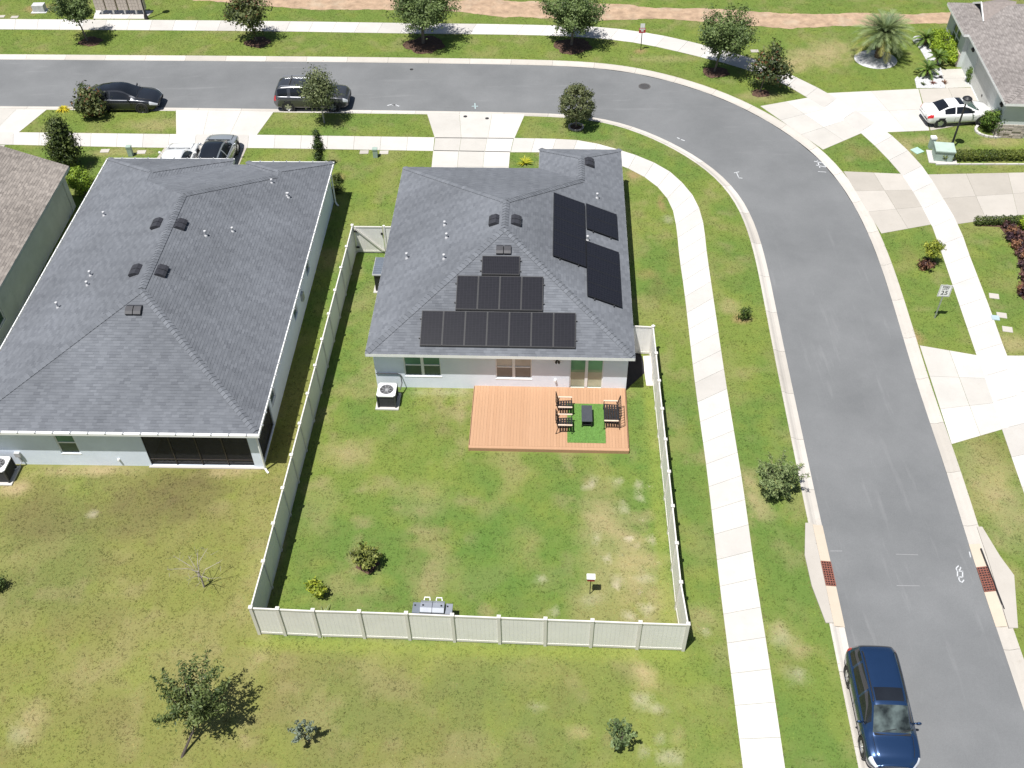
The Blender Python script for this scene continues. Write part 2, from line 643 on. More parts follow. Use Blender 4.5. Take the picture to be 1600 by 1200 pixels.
# sidewalk on the far side of the street
walk('sidewalk_far',
     wpts([(-40, 29.5), (0, 30), (362, 32.5), (612, 36), (800, 38.5), (925, 42), (975, 46.5), (1025, 54), (1075, 64.5), (1150, 84), (1187, 96), (1225, 112), (1292, 145), (1340, 175), (1387, 207), (1425, 242), (1450, 272), (1467, 300), (1497, 351), (1515, 400), (1545, 478), (1572, 553), (1590, 598), (1622, 690), (1700, 890), (1815, 1180)]),
     wpts([(-40, 46), (0, 46), (375, 48.5), (612, 52), (800, 54.5), (900, 57.5), (975, 64.5), (1025, 73), (1087, 87.5), (1137, 100), (1175, 112), (1220, 129), (1262, 153), (1312, 183), (1345, 208), (1375, 236), (1407, 271), (1427, 301), (1455, 351), (1470, 392), (1495, 465), (1525, 553), (1541, 598), (1572, 690), (1642, 890), (1748, 1180)]),
     64, M_WALK)
# driveways
d = struct(link('driveway_corner_house', None))
slabs(d, G2(667, 177), G2(820, 179), G2(803.5, 217), G2(679.5, 216), 3, 1, M_DRIVE)
slabs(d, G2(677, 235), G2(797, 237), G2(793, 285), G2(672, 285), 3, 2, M_DRIVE)
d = struct(link('driveway_neighbour', None))
slabs(d, G2(275, 172), G2(428, 174.5), G2(400, 213), G2(275.5, 212), 3, 1, M_DRIVE)
slabs(d, G2(258, 230), G2(386, 230), G2(366, 275), G2(224, 275), 3, 1, M_DRIVE_OLD)
d = struct(link('driveway_tan_house', None))
slabs(d, G2(-70, 171), G2(73, 171.5), G2(27, 209), G2(-90, 208.5), 3, 1, M_DRIVE)
slabs(d, G2(-90, 226), G2(8, 227), G2(-10, 250), G2(-110, 250), 2, 1, M_DRIVE)
d = struct(link('driveway_across_street', None))
slabs(d, G2(1188, 166), G2(1267, 152), G2(1350, 206.5), G2(1286, 234), 2, 3, M_DRIVE)
slabs(d, G2(1287, 146), G2(1435, 139), G2(1452, 204), G2(1380, 207), 2, 2, M_DRIVE)
slabs(d, G2(1436, 139), G2(1528, 137), G2(1556, 186), G2(1454, 204), 2, 2, M_DRIVE_OLD)
slabs(d, G2(1464, 109), G2(1519, 107), G2(1527, 136), G2(1478, 138), 1, 2, M_DRIVE, name='path_slab')
d = struct(link('driveway_second_across', None))
slabs(d, G2(1318, 268), G2(1412, 272), G2(1460, 350), G2(1377, 365), 2, 3, M_DRIVE_OLD)
slabs(d, G2(1444, 273), G2(1640, 269), G2(1640, 330), G2(1491, 351), 3, 2, M_DRIVE_OLD)
d = struct(link('driveway_third_across', None))
slabs(d, G2(1437, 540), G2(1530, 556), G2(1576, 668), G2(1487, 694), 2, 3, M_DRIVE)
slabs(d, G2(1566, 556), G2(1660, 556), G2(1690, 670), G2(1608, 672), 2, 2, M_DRIVE)

# ------------------------------------------------------------------ the lawn and its colours
C_GREEN = np.array((.104, .164, .036)); C_LUSH = np.array((.076, .156, .030)); C_OLIVE = np.array((.178, .162, .060)); C_YELL = np.array((.170, .200, .042))
C_DRY = np.array((.35, .275, .155)); C_SAND = np.array((.50, .43, .35)); C_BROWN = np.array((.135, .115, .05)); C_DIRT = np.array((.32, .19, .115))
BLOBS = []                                               # (x, y, rx, ry, colour, strength)


def blob(px, py, rx, ry, c, s=1.0):
    g = G(px, py)
    BLOBS.append((g.x, g.y, rx, ry, c, s))


for a in [(280, 770, 2.2, 1.7, C_BROWN * .9, 1.0), (70, 810, 1.8, 1.6, C_BROWN, .75), (200, 800, 2.4, 1.5, C_BROWN, .6), (146, 804, .28, .2, C_SAND, .9), (130, 735, 3.0, .3, C_DRY, .8), (360, 738, 1.4, .25, C_DRY, .8), (20, 762, .8, .5, C_DRY, .9),
          (410, 1010, .4, .9, C_DRY, .5), (50, 1120, .6, .9, C_DRY, .55), (25, 1150, .4, .4, C_SAND, .5), (385, 1160, .3, .3, C_DRY, .7), (440, 835, .35, 1.6, C_DRY, .5),
          # inside the fence
          (950, 850, 1.5, 2.6, C_DRY, .55), (925, 800, .9, 1.1, C_DRY, .4), (1000, 880, 1.0, 1.6, C_DRY, .5), (1030, 930, .6, .9, C_DRY, .5), (660, 780, 1.4, 1.2, C_DRY, .28), (545, 715, 1.0, 1.0, C_DRY, .3), (500, 790, .9, 1.6, C_DRY, .25),
          (780, 830, 1.6, 1.6, C_LUSH, .7), (760, 900, 2.2, 1.4, C_LUSH, .7), (880, 860, 1.2, 1.6, C_LUSH, .5), (870, 910, 1.2, .8, C_LUSH, .5), (620, 660, 1.6, 1.2, C_LUSH, .35), (690, 660, 1.6, 1.0, C_BROWN, .2), (990, 720, .9, .8, C_LUSH, .5), (1020, 640, .35, 1.1, C_YELL, .8),
          (575, 882, .45, .4, C_DIRT * .7, .8), (605, 935, .4, .25, C_BROWN, .6), (676, 960, 1.2, .5, C_BROWN, .3), (925, 938, .5, .3, C_SAND, .5), (1012, 953, .3, .22, C_SAND, .95), (965, 908, .3, .25, C_SAND, .7), (1003, 905, .35, .2, C_SAND, .6),
          (720, 640, .3, 1.2, C_DRY, .5), (690, 612, 1.5, .25, C_SAND, .5),
          # strips along the side walk and the road
          (1060, 400, .8, 1.4, C_BROWN, .3), (1030, 455, .7, 1.6, C_BROWN, .35), (1010, 430, .8, .5, C_DIRT, .3), (1035, 320, .25, .9, C_DIRT, .8), (1045, 345, .25, .6, C_SAND, .7), (990, 272, .5, .5, C_DIRT, .6),
          (1140, 480, .7, .6, C_DRY, .6), (1160, 498, .6, .35, C_DIRT, .7), (1175, 770, .5, 1.3, C_DRY, .7), (1195, 800, .5, .7, C_DRY, .5), (1220, 995, .45, .5, C_SAND, .6), (1243, 1010, .4, .5, C_DRY, .6), (1246, 1055, .3, .35, C_SAND, .8), (1215, 985, .3, .3, C_DRY, .6),
          (1010, 1060, .5, .6, C_DRY, .7), (1003, 1092, .3, .25, C_SAND, .8), (1022, 1108, .4, .22, C_SAND, .75), (1000, 1045, .35, .5, C_DRY, .6), (905, 1145, .4, .3, C_DRY, .6), (840, 1105, .2, .15, C_SAND, .8), (1045, 1185, .5, .3, C_SAND, .75), (1010, 1175, .3, .2, C_SAND, .6), (1060, 1150, .4, .6, C_DRY, .5), (1030, 1155, .3, .3, C_SAND, .5),
          (1105, 985, .2, .2, C_SAND, .7), (1095, 960, .6, .6, C_DRY, .5),
          # far lawns
          (1270, 90, 2.6, 1.5, C_DRY, .75), (1300, 75, 2.0, 1.5, C_DRY, .6), (1235, 105, 1.5, 1.0, C_DRY, .6), (1190, 150, 1.5, .8, C_DRY, .5), (1040, 92, 3, .6, C_DRY, .4), (1060, 125, 1.5, .5, C_OLIVE, .6), (1000, 80, .5, .4, C_DIRT, .9), (62, 14, 1.2, .9, C_DIRT, .75),
          (240, 195, 2.2, 1.0, C_DRY, .4), (190, 238, 2.5, .5, C_DRY, .6), (1450, 218, 1.6, .5, C_DRY, .6), (1420, 235, .6, 1.5, C_DRY, .5), (1570, 222, 2.0, .5, C_DRY, .55), (1420, 250, .5, .5, C_DIRT, .5),
          (1580, 535, 1.2, .8, C_DRY, .6), (1535, 735, 1.6, 2.5, C_DRY, .45), (1570, 800, 1.2, 2.5, C_DRY, .5), (1560, 700, 1.2, 1.0, C_OLIVE, .6), (1430, 527, .4, .3, C_DIRT, .8), (1350, 238, 1.2, 1.0, C_OLIVE, .7), (1420, 400, .8, 1.0, C_OLIVE, .4), (530, 277, .4, .6, C_DIRT, .5)]:
    blob(*a)
# scattered pale limestone patches in the worn half of the back yard
_rg = random.Random(5)
for q in [(965, 752), (999, 760), (1014, 762), (973, 785), (1000, 779), (918, 763), (1004, 812), (946, 872), (970, 868), (995, 855), (1017, 845), (935, 840), (962, 915), (1000, 925), (985, 840), (1020, 905), (925, 755), (845, 905), (870, 958), (985, 965), (975, 795), (1030, 880)]:
    blob(q[0], q[1], .12 + .14 * _rg.random(), .10 + .12 * _rg.random(), C_SAND, .85)


def lawn_color(x, y):
    u, v = FH.np(x, y)
    n1, n2, n3 = fbm(x * .16, y * .16, 1), fbm(x * .55, y * .55, 7), fbm(x * 2.1, y * 2.1, 13, 3)

    def sm(t, a, b):
        t = np.clip((t - a) / (b - a), 0, 1)
        return t * t * (3 - 2 * t)
    g = sm(n1 * .6 + n2 * .4, .36, .62)[:, None]
    base = C_GREEN * (1 - g) + (C_GREEN * .45 + C_YELL * .55) * g
    # the unfenced ground behind and beside the neighbour is thin, yellowish turf
    out = np.clip(sm(-v, 13.2, 14.2) * sm(-u, -15.5, -8) + sm(-u, 2.4, 3.0) * sm(-v, -6, 2), 0, 1)
    out = out * (.75 + .25 * sm(-u, -9, 5))
    w = (out * (.55 + .45 * sm(n1, .3, .6)))[:, None]
    ol = C_OLIVE * (1 - .5 * g) + C_YELL * .5 * g
    base = base * (1 - w) + ol * w
    yard = ((u > -2.6) & (u < 14) & (v > -13.5) & (v < .6)).astype(float)
    d = (sm(n2, .5, .72) * (.25 + .20 * yard))[:, None]
    base = base * (1 - d) + (C_DRY * .55 + C_OLIVE * .45) * d
    far = sm(y, 58, 62)[:, None] * .6
    base = base * (1 - far) + (C_GREEN * .62 + C_YELL * .38) * far
    n4 = fbm(x * 1.1 + 40, y * 1.1, 91, 4)
    yl = (sm(n4, .5, .75) * .45)[:, None]
    base = base * (1 - yl) + C_YELL * 1.05 * yl
    n5 = fbm(x * .9 - 11, y * .9 + 70, 133, 5)
    dr = (sm(n5, .56, .74) * (.30 + .12 * yard))[:, None]
    base = base * (1 - dr) + (C_DRY * .8) * dr
    dk = (sm(n3, .55, .8) * .22)[:, None]
    base = base * (1 - dk) + C_BROWN * 1.1 * dk
    wob = .35 + .75 * fbm(x * 1.4, y * 1.4, 31, 4) + .55 * fbm(x * 5.0, y * 5.0, 77, 3)
    for bx, by, rx, ry, c, s in BLOBS:
        r = np.hypot((x - bx) / rx, (y - by) / ry) * .95 * wob
        k = (s * (.45 if c is C_SAND else .75) * (1 - sm(r, .35, 1.2)) * (.5 + .5 * n3 / .5))[:, None]
        k = np.clip(k, 0, 1)
        base = base * (1 - k) + c * k
    # longer, yellower grass that the mower leaves along the fence foot
    fe = (sm(-v, 13.55, 13.75) * (1 - sm(-v, 13.9, 14.5)) * ((u > -3) & (u < 14.3)))[:, None] * .7
    fe2 = ((1 - sm(np.abs(u - 13.6), .15, .45)) * ((v < 1) & (v > -13)))[:, None] * .5
    for w_ in (fe, fe2):
        base = base * (1 - w_) + C_YELL * 1.1 * w_
    return base


def in_view(x, y, pad=40):
    vx = x; vy = y; vz = -CAM_H
    dep = vx * _d0.x + vy * _d0.y + vz * _d0.z
    px = 800 + CAM_F * (vx * CR.x + vy * CR.y + vz * CR.z) / dep
    py = 600 - CAM_F * (vx * CU.x + vy * CU.y + vz * CU.z) / dep
    return (px > -pad) & (px < 1600 + pad) & (py > -pad) & (py < 1200 + pad)


gx, gy = np.meshgrid(np.arange(-46, 47, .33), np.arange(10, 92, .33))
rng = np.random.default_rng(3)
gx = (gx + rng.uniform(-.12, .12, gx.shape)).ravel(); gy = (gy + rng.uniform(-.12, .12, gy.shape)).ravel()
gv = in_view(gx, gy, 260)
gx, gy = gx[gv], gy[gv]
GV, GF = [], []
for lp, E in ((loop_in, B_INN), (loop_out, B_OUT)):
    ins = inpoly(gx, gy, lp)
    px_, py_ = gx[ins], gy[ins]
    dmin = np.full(px_.shape, 9.0)
    for k in range(0, len(E)):
        dmin = np.minimum(dmin, np.hypot(px_ - E[k][0], py_ - E[k][1]))
    px_, py_ = px_[dmin > .55], py_[dmin > .55]
    vs = [Vector(p) for p in lp] + [Vector((a, b)) for a, b in zip(px_, py_)]
    res = delaunay_2d_cdt(vs, [], [list(range(len(lp)))], 1, 1e-5)
    off = len(GV)
    GV += [(p.x, p.y, 0.0) for p in res[0]]
    GF += [tuple(off + i for i in f) for f in res[2]]
GV = np.array(GV)
ground = struct(np_mesh('ground', GV, np.array(GF), M_LAWN, lawn_color(GV[:, 0], GV[:, 1])))

# ------------------------------------------------------------------ roofs
def plane(p, q, slope, inside):
    """height plane rising from the eave line p-q towards the inside point"""
    p, q, inside = np.array(p, float), np.array(q, float), np.array(inside, float)
    e = (q - p) / np.hypot(*(q - p))
    n = np.array((-e[1], e[0]))
    if (inside - p) @ n < 0:
        n, e = -n, -e
    return dict(n=n, e=e, p=p, s=slope)


def ph(pl, P):
    return pl['s'] * ((P - pl['p']) @ pl['n'])


class Roof:
    def __init__(s, blocks, bound, z0):
        s.blocks, s.z0 = blocks, z0
        s.planes = []
        for b in blocks:
            for pl in b:
                if not any(pl is q for q in s.planes):
                    s.planes.append(pl)
        s.cells = []
        s.rng = np.random.default_rng(1)
        s.split([np.array(p, float) for p in bound], 0)

    def active(s, P):
        H = {id(pl): ph(pl, P) for pl in s.planes}
        best, who = np.full(len(P), 0.0), np.full(len(P), -1)
        for b in s.blocks:
            hs = np.array([H[id(pl)] for pl in b])
            k = hs.argmin(0); h = hs.min(0)
            idx = np.array([[i for i, q in enumerate(s.planes) if q is pl][0] for pl in b])
            up = h > best + 1e-7
            best = np.where(up, h, best); who = np.where(up, idx[k], who)
        return who, best

    def z(s, u, v):
        return s.z0 + s.active(np.array([(u, v)], float))[1][0]

    def samples(s, poly):
        P = np.array(poly); c = P.mean(0)
        out = [c[None]]
        for i in range(len(P)):
            a, b = P[i], P[(i + 1) % len(P)]
            r = s.rng.random((22, 2)); f = r.sum(1) > 1; r[f] = 1 - r[f]
            out.append(c + (a - c) * r[:, :1] * .995 + (b - c) * r[:, 1:] * .995)
        return np.vstack(out)

    def split(s, poly, depth):
        P = np.array(poly)
        ar = abs(sum(P[i][0] * P[(i + 1) % len(P)][1] - P[(i + 1) % len(P)][0] * P[i][1] for i in range(len(P)))) / 2
        if ar < 1e-3:
            return
        who, _ = s.active(s.samples(poly))
        ids, cnt = np.unique(who, return_counts=True)
        if len(ids) == 1 or depth > 14:
            w = ids[cnt.argmax()]
            if w >= 0:
                s.cells.append((poly, s.planes[w]))
            return
        # cut along the line where two of the planes found here are equal
        best = None
        for i in range(len(ids)):
            for j in range(i + 1, len(ids)):
                A, B = ids[i], ids[j]
                g = np.zeros(2); c = 0.0
                for w, sg in ((A, 1), (B, -1)):
                    if w >= 0:
                        pl = s.planes[w]; g = g + sg * pl['s'] * pl['n']; c -= sg * pl['s'] * (pl['p'] @ pl['n'])
                if np.hypot(*g) < 1e-9:
                    continue
                d = [(q @ g + c) / np.hypot(*g) for q in poly]
                if max(d) < 1e-5 or min(d) > -1e-5:
                    continue
                sc = min(max(d), -min(d)) * (cnt[i] + cnt[j])
                if best is None or sc > best[0]:
                    best = (sc, g / np.hypot(*g), c / np.hypot(*g))
        if best is None:                                  # cut by an eave line instead
            for pl in s.planes:
                d = [(q - pl['p']) @ pl['n'] for q in poly]
                if max(d) > 1e-4 and min(d) < -1e-4:
                    best = (0, pl['n'], -pl['p'] @ pl['n'])
                    break
        if best is None:
            w = ids[cnt.argmax()]
            if w >= 0:
                s.cells.append((poly, s.planes[w]))
            return
        _, g, c = best
        for sg in (1, -1):
            q = clip(poly, g * sg, c * sg)
            if len(q) >= 3:
                s.split(q, depth + 1)


def clip(poly, g, c):
    out = []
    n = len(poly)
    for i in range(n):
        a, b = poly[i], poly[(i + 1) % n]
        da, db = a[0] * g[0] + a[1] * g[1] + c, b[0] * g[0] + b[1] * g[1] + c
        if da >= 0:
            out.append(a)
        if (da >= 0) != (db >= 0):
            t = da / (da - db)
            out.append((a[0] + (b[0] - a[0]) * t, a[1] + (b[1] - a[1]) * t) if not isinstance(a, np.ndarray) else a + (b - a) * t)
    return out


def build_roof(par, roof, footprint, palette, ridges, mat_fascia, seed=0, blotch=.5, expo=.142):
    """deck, shingles, ridge caps, fascia and soffit; returns the deck object"""
    mb = MB()
    for poly, pl in roof.cells:
        pts = [(q[0], q[1], roof.z0 + pl['s'] * float((q - pl['p']) @ pl['n'])) for q in poly]
        ar = sum(pts[i][0] * pts[(i + 1) % len(pts)][1] - pts[(i + 1) % len(pts)][0] * pts[i][1] for i in range(len(pts)))
        mb.poly(pts if ar > 0 else pts[::-1])
    deck = mb.build('roof', M_DKGREY, par)
    rg = random.Random(seed)
    V, F, C = [], [], []
    pal = [np.array(p) for p in palette]
    for poly, pl in roof.cells:
        k = math.sqrt(1 + pl['s'] ** 2)
        ex = expo / k                                     # exposure in plan
        e, n, p0 = pl['e'], pl['n'], pl['p']
        Q = [(float((q - p0) @ e), float((q - p0) @ n)) for q in poly]
        if sum(Q[i][0] * Q[(i + 1) % len(Q)][1] - Q[(i + 1) % len(Q)][0] * Q[i][1] for i in range(len(Q))) < 0:
            Q = Q[::-1]
        a0, a1 = min(q[0] for q in Q), max(q[0] for q in Q)
        s0, s1 = min(q[1] for q in Q), max(q[1] for q in Q)
        pid = sum(ord(ch) for ch in repr((round(float(n[0]), 2), round(float(n[1]), 2)))) + seed * 31
        for c in range(int(s0 / ex) - 1, int(s1 / ex) + 1):
            lo, hi = c * ex, (c + 1) * ex
            st = clip(clip(Q, (0, 1), -lo), (0, -1), hi)
            if len(st) < 3:
                continue
            b0, b1 = min(q[0] for q in st), max(q[0] for q in st)
            w = .30
            off = ((c * 7919 + pid) % 97) / 97 * w
            for t in range(int((b0 - off) / w) - 1, int((b1 - off) / w) + 1):
                hsh = ((c * 73856093) ^ (t * 19349663) ^ (pid * 83492791)) & 0xffffff
                r1, r2 = (hsh & 0xff) / 255, ((hsh >> 8) & 0xff) / 255
                x0 = off + t * w + (((hsh >> 16) & 0xff) / 255 - .5) * .10
                h2 = ((c * 73856093) ^ ((t + 1) * 19349663) ^ (pid * 83492791)) & 0xffffff
                x1 = off + (t + 1) * w + (((h2 >> 16) & 0xff) / 255 - .5) * .10
                tb = clip(clip(st, (1, 0), -x0), (-1, 0), x1)
                if len(tb) < 3:
                    continue
                col = pal[0] * (1 - r1) + pal[1] * r1
                if r2 > .84:
                    col = col * .7 + pal[2] * .3
                lift = .008 + .006 * (r2 > .6)
                base = len(V)
                for q in tb:
                    P = p0 + e * q[0] + n * q[1]
                    z = roof.z0 + pl['s'] * q[1] + .005 + lift * (hi - q[1]) / ex
                    V.append((P[0], P[1], z)); C.append(col)
                F.append(tuple(range(base, base + len(tb))))
                bot = [q for q in tb if q[1] < lo + 1e-6]
                if len(bot) >= 2:
                    u0, u1 = min(q[0] for q in bot), max(q[0] for q in bot)
                    base = len(V)
                    for uu, zz in ((u0, 0), (u1, 0), (u1, .005 + lift), (u0, .005 + lift)):
                        P = p0 + e * uu + n * lo
                        V.append((P[0], P[1], roof.z0 + pl['s'] * lo + zz)); C.append(col * .9)
                    F.append((base, base + 1, base + 2, base + 3))
    # slow tonal drift over the whole roof
    V = np.array(V); C = np.array(C)
    dr = fbm(V[:, 0] * .35 + seed * 9, V[:, 1] * .35, seed + 40)
    C = C * (1 + (dr - .5) * blotch)[:, None]
    me = bpy.data.meshes.new('shingles')
    me.from_pydata(V.tolist(), [], F)
    at = me.color_attributes.new('Col', 'FLOAT_COLOR', 'POINT')
    cc = np.ones((len(V), 4), np.float32); cc[:, :3] = C
    at.data.foreach_set('color', cc.ravel())
    me.materials.append(M_SHINGLE)
    sh = link('shingles', me, deck)
    sh['kind'] = 'stuff'
    # ridge and hip caps: short overlapping folded pieces
    for (a, b) in ridges:
        a, b = np.array(a, float), np.array(b, float)
        a, b = a + (b - a) * .016, b
        za, zb = roof.z(*a), roof.z(*b)
        L = math.dist((*a, za), (*b, zb))
        cnt = max(1, int(L / .21))
        d = (b - a) / np.hypot(*(b - a)); nn = np.array((-d[1], d[0]))
        V, F, C = [], [], []
        for i in range(cnt):
            r = rg.random()
            col = (pal[0] * (1 - r) + pal[1] * r) * rg.uniform(.95, 1.10)
            base = len(V)
            for t, up in ((i / cnt, .065), (min(1, (i + 1.15) / cnt), .035)):
                P = a + (b - a) * t
                z = za + (zb - za) * t
                for w in (-.17, 0, .17):
                    Pw = P + nn * w
                    zz = z + up if w == 0 else roof.z(*Pw) + up - .012
                    V.append((Pw[0], Pw[1], zz)); C.append(col)
            F += [(base, base + 1, base + 4, base + 3), (base + 1, base + 2, base + 5, base + 4)]
            for q in ((0, 1), (1, 2)):
                bb = len(V)
                for s_ in q:
                    V.append(V[base + s_]); C.append(col * .8)
                for s_ in q[::-1]:
                    x, y, z = V[base + s_]
                    V.append((x, y, z - .03)); C.append(col * .8)
                F.append((bb, bb + 1, bb + 2, bb + 3))
        me = bpy.data.meshes.new('ridge_cap')
        me.from_pydata(V, [], F)
        at = me.color_attributes.new('Col', 'FLOAT_COLOR', 'POINT')
        cc = np.ones((len(V), 4), np.float32); cc[:, :3] = np.array(C)
        at.data.foreach_set('color', cc.ravel())
        me.materials.append(M_SHINGLE)
        link('ridge_cap', me, deck)
    # fascia boards and soffit
    n = len(footprint)
    ar = sum(footprint[i][0] * footprint[(i + 1) % n][1] - footprint[(i + 1) % n][0] * footprint[i][1] for i in range(n))
    fp = footprint if ar > 0 else footprint[::-1]
    for i in range(n):
        a, b = Vector((*fp[i], 0)), Vector((*fp[(i + 1) % n], 0))
        d = (b - a).normalized()
        o = Vector((d.y, -d.x, 0))
        m2 = MB()
        z0, z1 = roof.z0 - .17, roof.z0 + .006
        pa, pb = a + o * .004 - d * .004, b + o * .004 + d * .004
        m2.prism([(pa.x, pa.y), (pb.x, pb.y), (pb.x - o.x * .03, pb.y - o.y * .03), (pa.x - o.x * .03, pa.y - o.y * .03)], z0, z1)
        m2.build('fascia', mat_fascia, par)
    MB().poly([(x, y, roof.z0 - .15) for x, y in fp[::-1]]).build('soffit', mat_fascia, par)
    return deck


def roof_pt(roof, u, v):
    return Vector((u, v, roof.z(u, v)))


def roof_frame(pl, roof, u, v, lift=0.0):
    """matrix standing on the roof plane: X along the eave, Y up the slope, Z out of it"""
    k = math.sqrt(1 + pl['s'] ** 2)
    X = Vector((pl['e'][0], pl['e'][1], 0))
    Y = Vector((pl['n'][0] / k, pl['n'][1] / k, pl['s'] / k))
    if X.cross(Y).z < 0:
        X = -X
    Z = X.cross(Y)
    P = Vector((u, v, roof.z0 + float(ph(pl, np.array((u, v)))))) + Z * lift
    m = Matrix((X, Y, Z)).transposed().to_4x4()
    m.translation = P
    return m


def roof_vent(deck, roof, pl, u, v):
    """low slant-backed vent of two hooded halves"""
    T = roof_frame(pl, roof, u, v, .02)
    for sx in (-1, 1):
        mb = MB()
        x0, x1 = (.02, .36) if sx > 0 else (-.36, -.02)
        pr = [(-.26, 0), (-.26, .13), (-.12, .17), (.14, .15), (.26, .02), (.26, 0)]
        i = len(mb.v)
        for x in (x0, x1):
            for y, z in pr:
                mb.v.append(tuple(T @ Vector((x, y, z))))
        n = len(pr)
        for k in range(n):
            l = (k + 1) % n
            mb.f.append((i + k, i + n + k, i + n + l, i + l)); mb.m.append(0)
        mb.f.append(tuple(i + k for k in range(n))); mb.m.append(0)
        mb.f.append(tuple(i + n + k for k in range(n - 1, -1, -1))); mb.m.append(0)
        mb.build('roof_vent', M_VENT, deck)


def vent_pipe(deck, roof, u, v, h=.28, r=.048, cap=True):
    p = roof_pt(roof, u, v)
    mb = MB().lathe([(r * 2.2, -.05), (r * 1.6, .06), (r, .09), (r, h)] + ([(r * 1.5, h), (r * 1.4, h + .06), (0.001, h + .09)] if cap else [(.001, h)]), 10, tuple(p))
    mb.build('vent_pipe', M_PIPE, deck, smooth=False)


def wall(par, a, b, z0, z1, holes, mat, name='wall', depth=.10):
    """outer wall face from a to b (outside on the right of a->b) with openings (s0,s1,h0,h1)"""
    a, b = Vector((*a, 0)), Vector((*b, 0))
    d = (b - a); L = d.length; d.normalize()
    o = Vector((d.y, -d.x, 0))
    S = sorted({0, L, *[h[0] for h in holes], *[h[1] for h in holes]})
    Z = sorted({z0, z1, *[h[2] for h in holes], *[h[3] for h in holes]})
    mb = MB()

    def P(s, z, k=0.0):
        q = a + d * s - o * k
        return (q.x, q.y, z)
    for i in range(len(S) - 1):
        for j in range(len(Z) - 1):
            cs, cz = (S[i] + S[i + 1]) / 2, (Z[j] + Z[j + 1]) / 2
            if any(h[0] < cs < h[1] and h[2] < cz < h[3] for h in holes):
                continue
            mb.poly([P(S[i], Z[j]), P(S[i + 1], Z[j]), P(S[i + 1], Z[j + 1]), P(S[i], Z[j + 1])])
    for s0, s1, h0, h1 in holes:
        mb.poly([P(s0, h0), P(s0, h1), P(s0, h1, depth), P(s0, h0, depth)])
        mb.poly([P(s1, h0), P(s1, h0, depth), P(s1, h1, depth), P(s1, h1)])
        mb.poly([P(s0, h1), P(s1, h1), P(s1, h1, depth), P(s0, h1, depth)])
        mb.poly([P(s0, h0), P(s0, h0, depth), P(s1, h0, depth), P(s1, h0)])
    return mb.build(name, mat, par), (lambda s, z, k: Vector(P(s, z, k)), d, o)


def window(par, fr, s0, s1, z0, z1, cols, rows_mats, name='window', sill=True, k=.07, bars=True):
    """fr from wall(); cols sashes side by side, each split in rows_mats panes from bottom up"""
    P, d, o = fr
    wf = MB()
    t = .055

    def bar(sa, sb, za, zb, k0, k1):
        c = [P(sa, za, k0), P(sb, za, k0), P(sb, za, k1), P(sa, za, k1)]
        i = len(wf.v)
        wf.v += [tuple(q) for q in c] + [(q.x, q.y, zb) for q in c]
        for f in ((3, 2, 1, 0), (4, 5, 6, 7), (0, 1, 5, 4), (1, 2, 6, 5), (2, 3, 7, 6), (3, 0, 4, 7)):
            wf.f.append(tuple(i + q for q in f)); wf.m.append(0)
    k0, k1 = k - .03, k + .02
    bar(s0, s1, z1 - t, z1, k0, k1); bar(s0, s1, z0, z0 + t, k0, k1)
    bar(s0, s0 + t, z0 + t, z1 - t, k0, k1); bar(s1 - t, s1, z0 + t, z1 - t, k0, k1)
    w = (s1 - s0) / cols
    for c in range(1, cols):
        bar(s0 + c * w - .07, s0 + c * w + .07, z0 + t, z1 - t, k0, k1)
    nr = len(rows_mats)
    for r in range(1, nr):
        zz = z0 + (z1 - z0) * r / nr
        for c in range(cols if bars else 0):
            bar(s0 + c * w + .075, s0 + (c + 1) * w - .075, zz - .03, zz + .03, k0 + .006, k1)
    win = wf.build(name, M_WHITE, par)
    for c in range(cols):
        for r, mt in enumerate(rows_mats):
            a0, a1 = s0 + c * w + .04, s0 + (c + 1) * w - .04
            eb = .02 if bars else 0.0
            b0, b1 = z0 + (z1 - z0) * r / nr + (.02 if r == 0 else eb), z0 + (z1 - z0) * (r + 1) / nr - (.02 if r == nr - 1 else eb)
            kk = k + .004
            MB().poly([P(a0, b0, kk), P(a1, b0, kk), P(a1, b1, kk), P(a0, b1, kk)]).build('pane', mt, win)
    if sill:
        wf = MB()
        bar(s0 - .02, s1 + .02, z0 - .05, z0 - .002, -.012, .09)
        wf.build('sill', M_WHITE, win)
    return win


# ------------------------------------------------------------------ the house with the deck
HW = 12.72
GREY_PAL = ((.121, .129, .144), (.149, .158, .175), (.090, .096, .110))
hin = (6, 7)
P_rear = plane((0, 0), (HW, 0), .42, hin); P_left = plane((0, 0), (0, 15.8), .42, hin); P_right = plane((HW, 0), (HW, 17.85), .42, hin)
P_front = plane((0, 15.8), (HW, 15.8), .375, hin); P_wl = plane((7.9, 15.8), (7.9, 17.85), .42, (9, 16)); P_wf = plane((7.9, 17.85), (HW, 17.85), .42, hin)
roofH = Roof([[P_rear, P_left, P_right, P_front], [P_wl, P_right, P_wf, P_rear]], [(-.001, -.001), (HW + .001, -.001), (HW + .001, 17.851), (-.001, 17.851)], 2.6)
house = thing('house', 'white house with blue grey shingle roof, solar arrays and a rear timber deck', 'house', HO, HYAW)
fpH = [(0, 0), (HW, 0), (HW, 17.85), (7.9, 17.85), (7.9, 15.8), (0, 15.8)]
ridH = [((0, 0), (6.36, 6.36)), ((HW, 0), (6.36, 6.36)), ((6.36, 6.36), (6.36, 8.68)), ((0, 15.8), (6.36, 8.68)), ((6.36, 8.68), (10.31, 13.10)), ((10.31, 13.1), (10.31, 15.44)), ((7.9, 17.85), (10.31, 15.44)), ((HW, 17.85), (10.31, 15.44))]
deckH = build_roof(house, roofH, fpH, GREY_PAL, ridH, M_WHITE, 3)
for pl, u, v in ((P_left, 5.83, 7.25), (P_right, 6.89, 7.25), (P_rear, 6.37, 5.23), (P_right, 10.75, 15.1)):
    roof_vent(deckH, roofH, pl, u, v)


